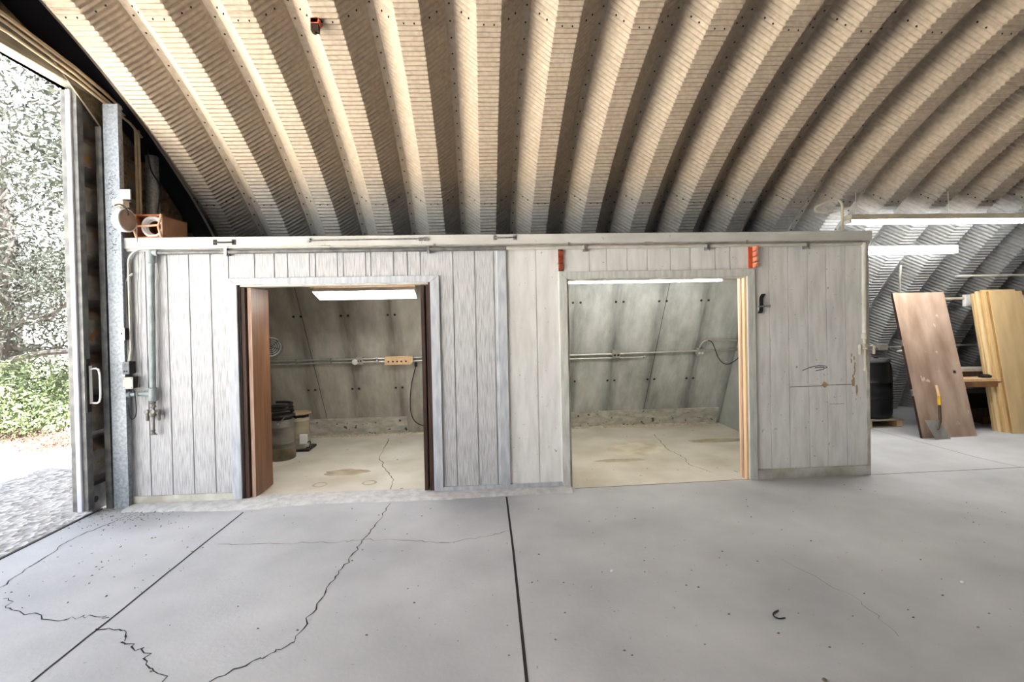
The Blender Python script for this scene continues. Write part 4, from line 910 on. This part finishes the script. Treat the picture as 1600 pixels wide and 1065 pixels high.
    tree('added spreading tree beside the hut wall, put in to shade the shrubs', -6.6, 12.2, .22, 8, ((-6.6,11.0,6.2),(3.0,2.8,2.2)), 14000, m_leafg, [(-1.2,3.0,2.6,2.4),(2.6,3.0,2.8,2.2),(.6,3.4,2.4,2.6),(4.2,3.2,2.8,2.6)])  # hidden tree, added to keep the sun off the shrubs
    # fallen branch and dead twigs
    b = MB(); b.tube(smooth_path([(-13.6,15.0,.75),(-12.4,14.6,.95),(-11.2,14.3,1.0),(-10.0,13.7,1.05),(-9.2,13.2,1.0)],4), [.10-.004*i for i in range(17)], 8)
    for i in range(6): p = Vector((-13.6+.8*i,15.0-.33*i,.85)); b.tube([p,p+Vector((R.uniform(-.3,.3),R.uniform(-.3,.3),-.95))],[.03,.02],5)
    tag(b.build('fallen_branch', m_bark, at=(-11.5,14.4,-.08), smooth=True), 'long crooked fallen branch lying above the shrubs', 'branch')
    b = MB()
    for i in range(2600):
        x = R.uniform(-9.8,-6.0); y = 7.5+(-x-6.0)*.50+R.gauss(0,.40); a = R.uniform(0,pi); L = R.uniform(.05,.22); b.tube([(x,y,-.07),(x+L*cos(a),y+L*sin(a),-.07+R.uniform(0,.07))],.005,3)
    tag(stuff(b.build('dead_twigs', mat('twigs', (46,34,27), (76,58,46), 4, rough=.9))), 'brown dead twigs strewn along the gravel edge outside', 'twigs')
outdoors()

# ------------------------------------------------------------------ light, camera
w = bpy.data.worlds.new('World'); bpy.context.scene.world = w; w.use_nodes = True
bg = w.node_tree.nodes['Background']; wt = NT(w)
wc = wt.new('ShaderNodeTexCoord'); wx = wt.new('ShaderNodeSeparateXYZ'); wt.link(wc.outputs['Generated'], wx.inputs[0])
wr = wt.new('ShaderNodeValToRGB'); wt.link(wx.outputs[2], wr.inputs[0])          # hazy bright horizon, darker zenith
wr.color_ramp.elements[0].position = 0; wr.color_ramp.elements[0].color = (1,1,1,1)
wr.color_ramp.elements[1].position = .55; wr.color_ramp.elements[1].color = (.36,.40,.46,1)
wt.link(wr.outputs[0], bg.inputs[0]); bg.inputs[1].default_value = SKY
sun = bpy.data.lights.new('sun', 'SUN'); sun.energy = SUN; sun.angle = .01; sun.color = (1,.985,.96)
so = bpy.data.objects.new('sun', sun); C.objects.link(so); so.location = (0,0,30)
so.rotation_euler = Vector((-.42,.10,-.86)).to_track_quat('-Z','Y').to_euler()
por = bpy.data.lights.new('doorway_portal', 'AREA'); por.shape = 'RECTANGLE'; por.size = 6.0; por.size_y = 3.75; por.cycles.is_portal = True
po = bpy.data.objects.new('doorway_portal', por); C.objects.link(po); po.location = (XW-.15, 1.6, 1.83)
po.rotation_euler = Vector((1,0,0)).to_track_quat('-Z','Z').to_euler()

f, yaw, pit, roll, cyy, hh = 762.2065, .0627, -.0111, -.0207, 507.8289, 1.6238
def basis(v):
    u, y, q = v
    c, s = cos(roll), sin(roll); u, q = c*u-s*q, s*u+c*q
    c, s = cos(pit), sin(pit); y, q = c*y-s*q, s*y+c*q
    c, s = cos(yaw), sin(yaw); return Vector((c*u+s*y, -s*u+c*y, q))
cam = bpy.data.cameras.new('camera'); co = bpy.data.objects.new('camera', cam); C.objects.link(co)
rt, fw, up = basis((1,0,0)), basis((0,1,0)), basis((0,0,1))
co.matrix_world = Matrix(((rt.x,up.x,-fw.x,0),(rt.y,up.y,-fw.y,0),(rt.z,up.z,-fw.z,hh),(0,0,0,1)))
cam.sensor_width = 36; cam.lens = 36*f/1600; cam.shift_y = (cyy-532.5)/1600; cam.clip_start = .02; cam.clip_end = 500
sc = bpy.context.scene; sc.camera = co
sc.view_settings.view_transform = 'Standard'; sc.view_settings.look = 'None'; sc.view_settings.exposure = EXPO; sc.view_settings.gamma = 1
sc.cycles.max_bounces = 10; sc.cycles.diffuse_bounces = 7
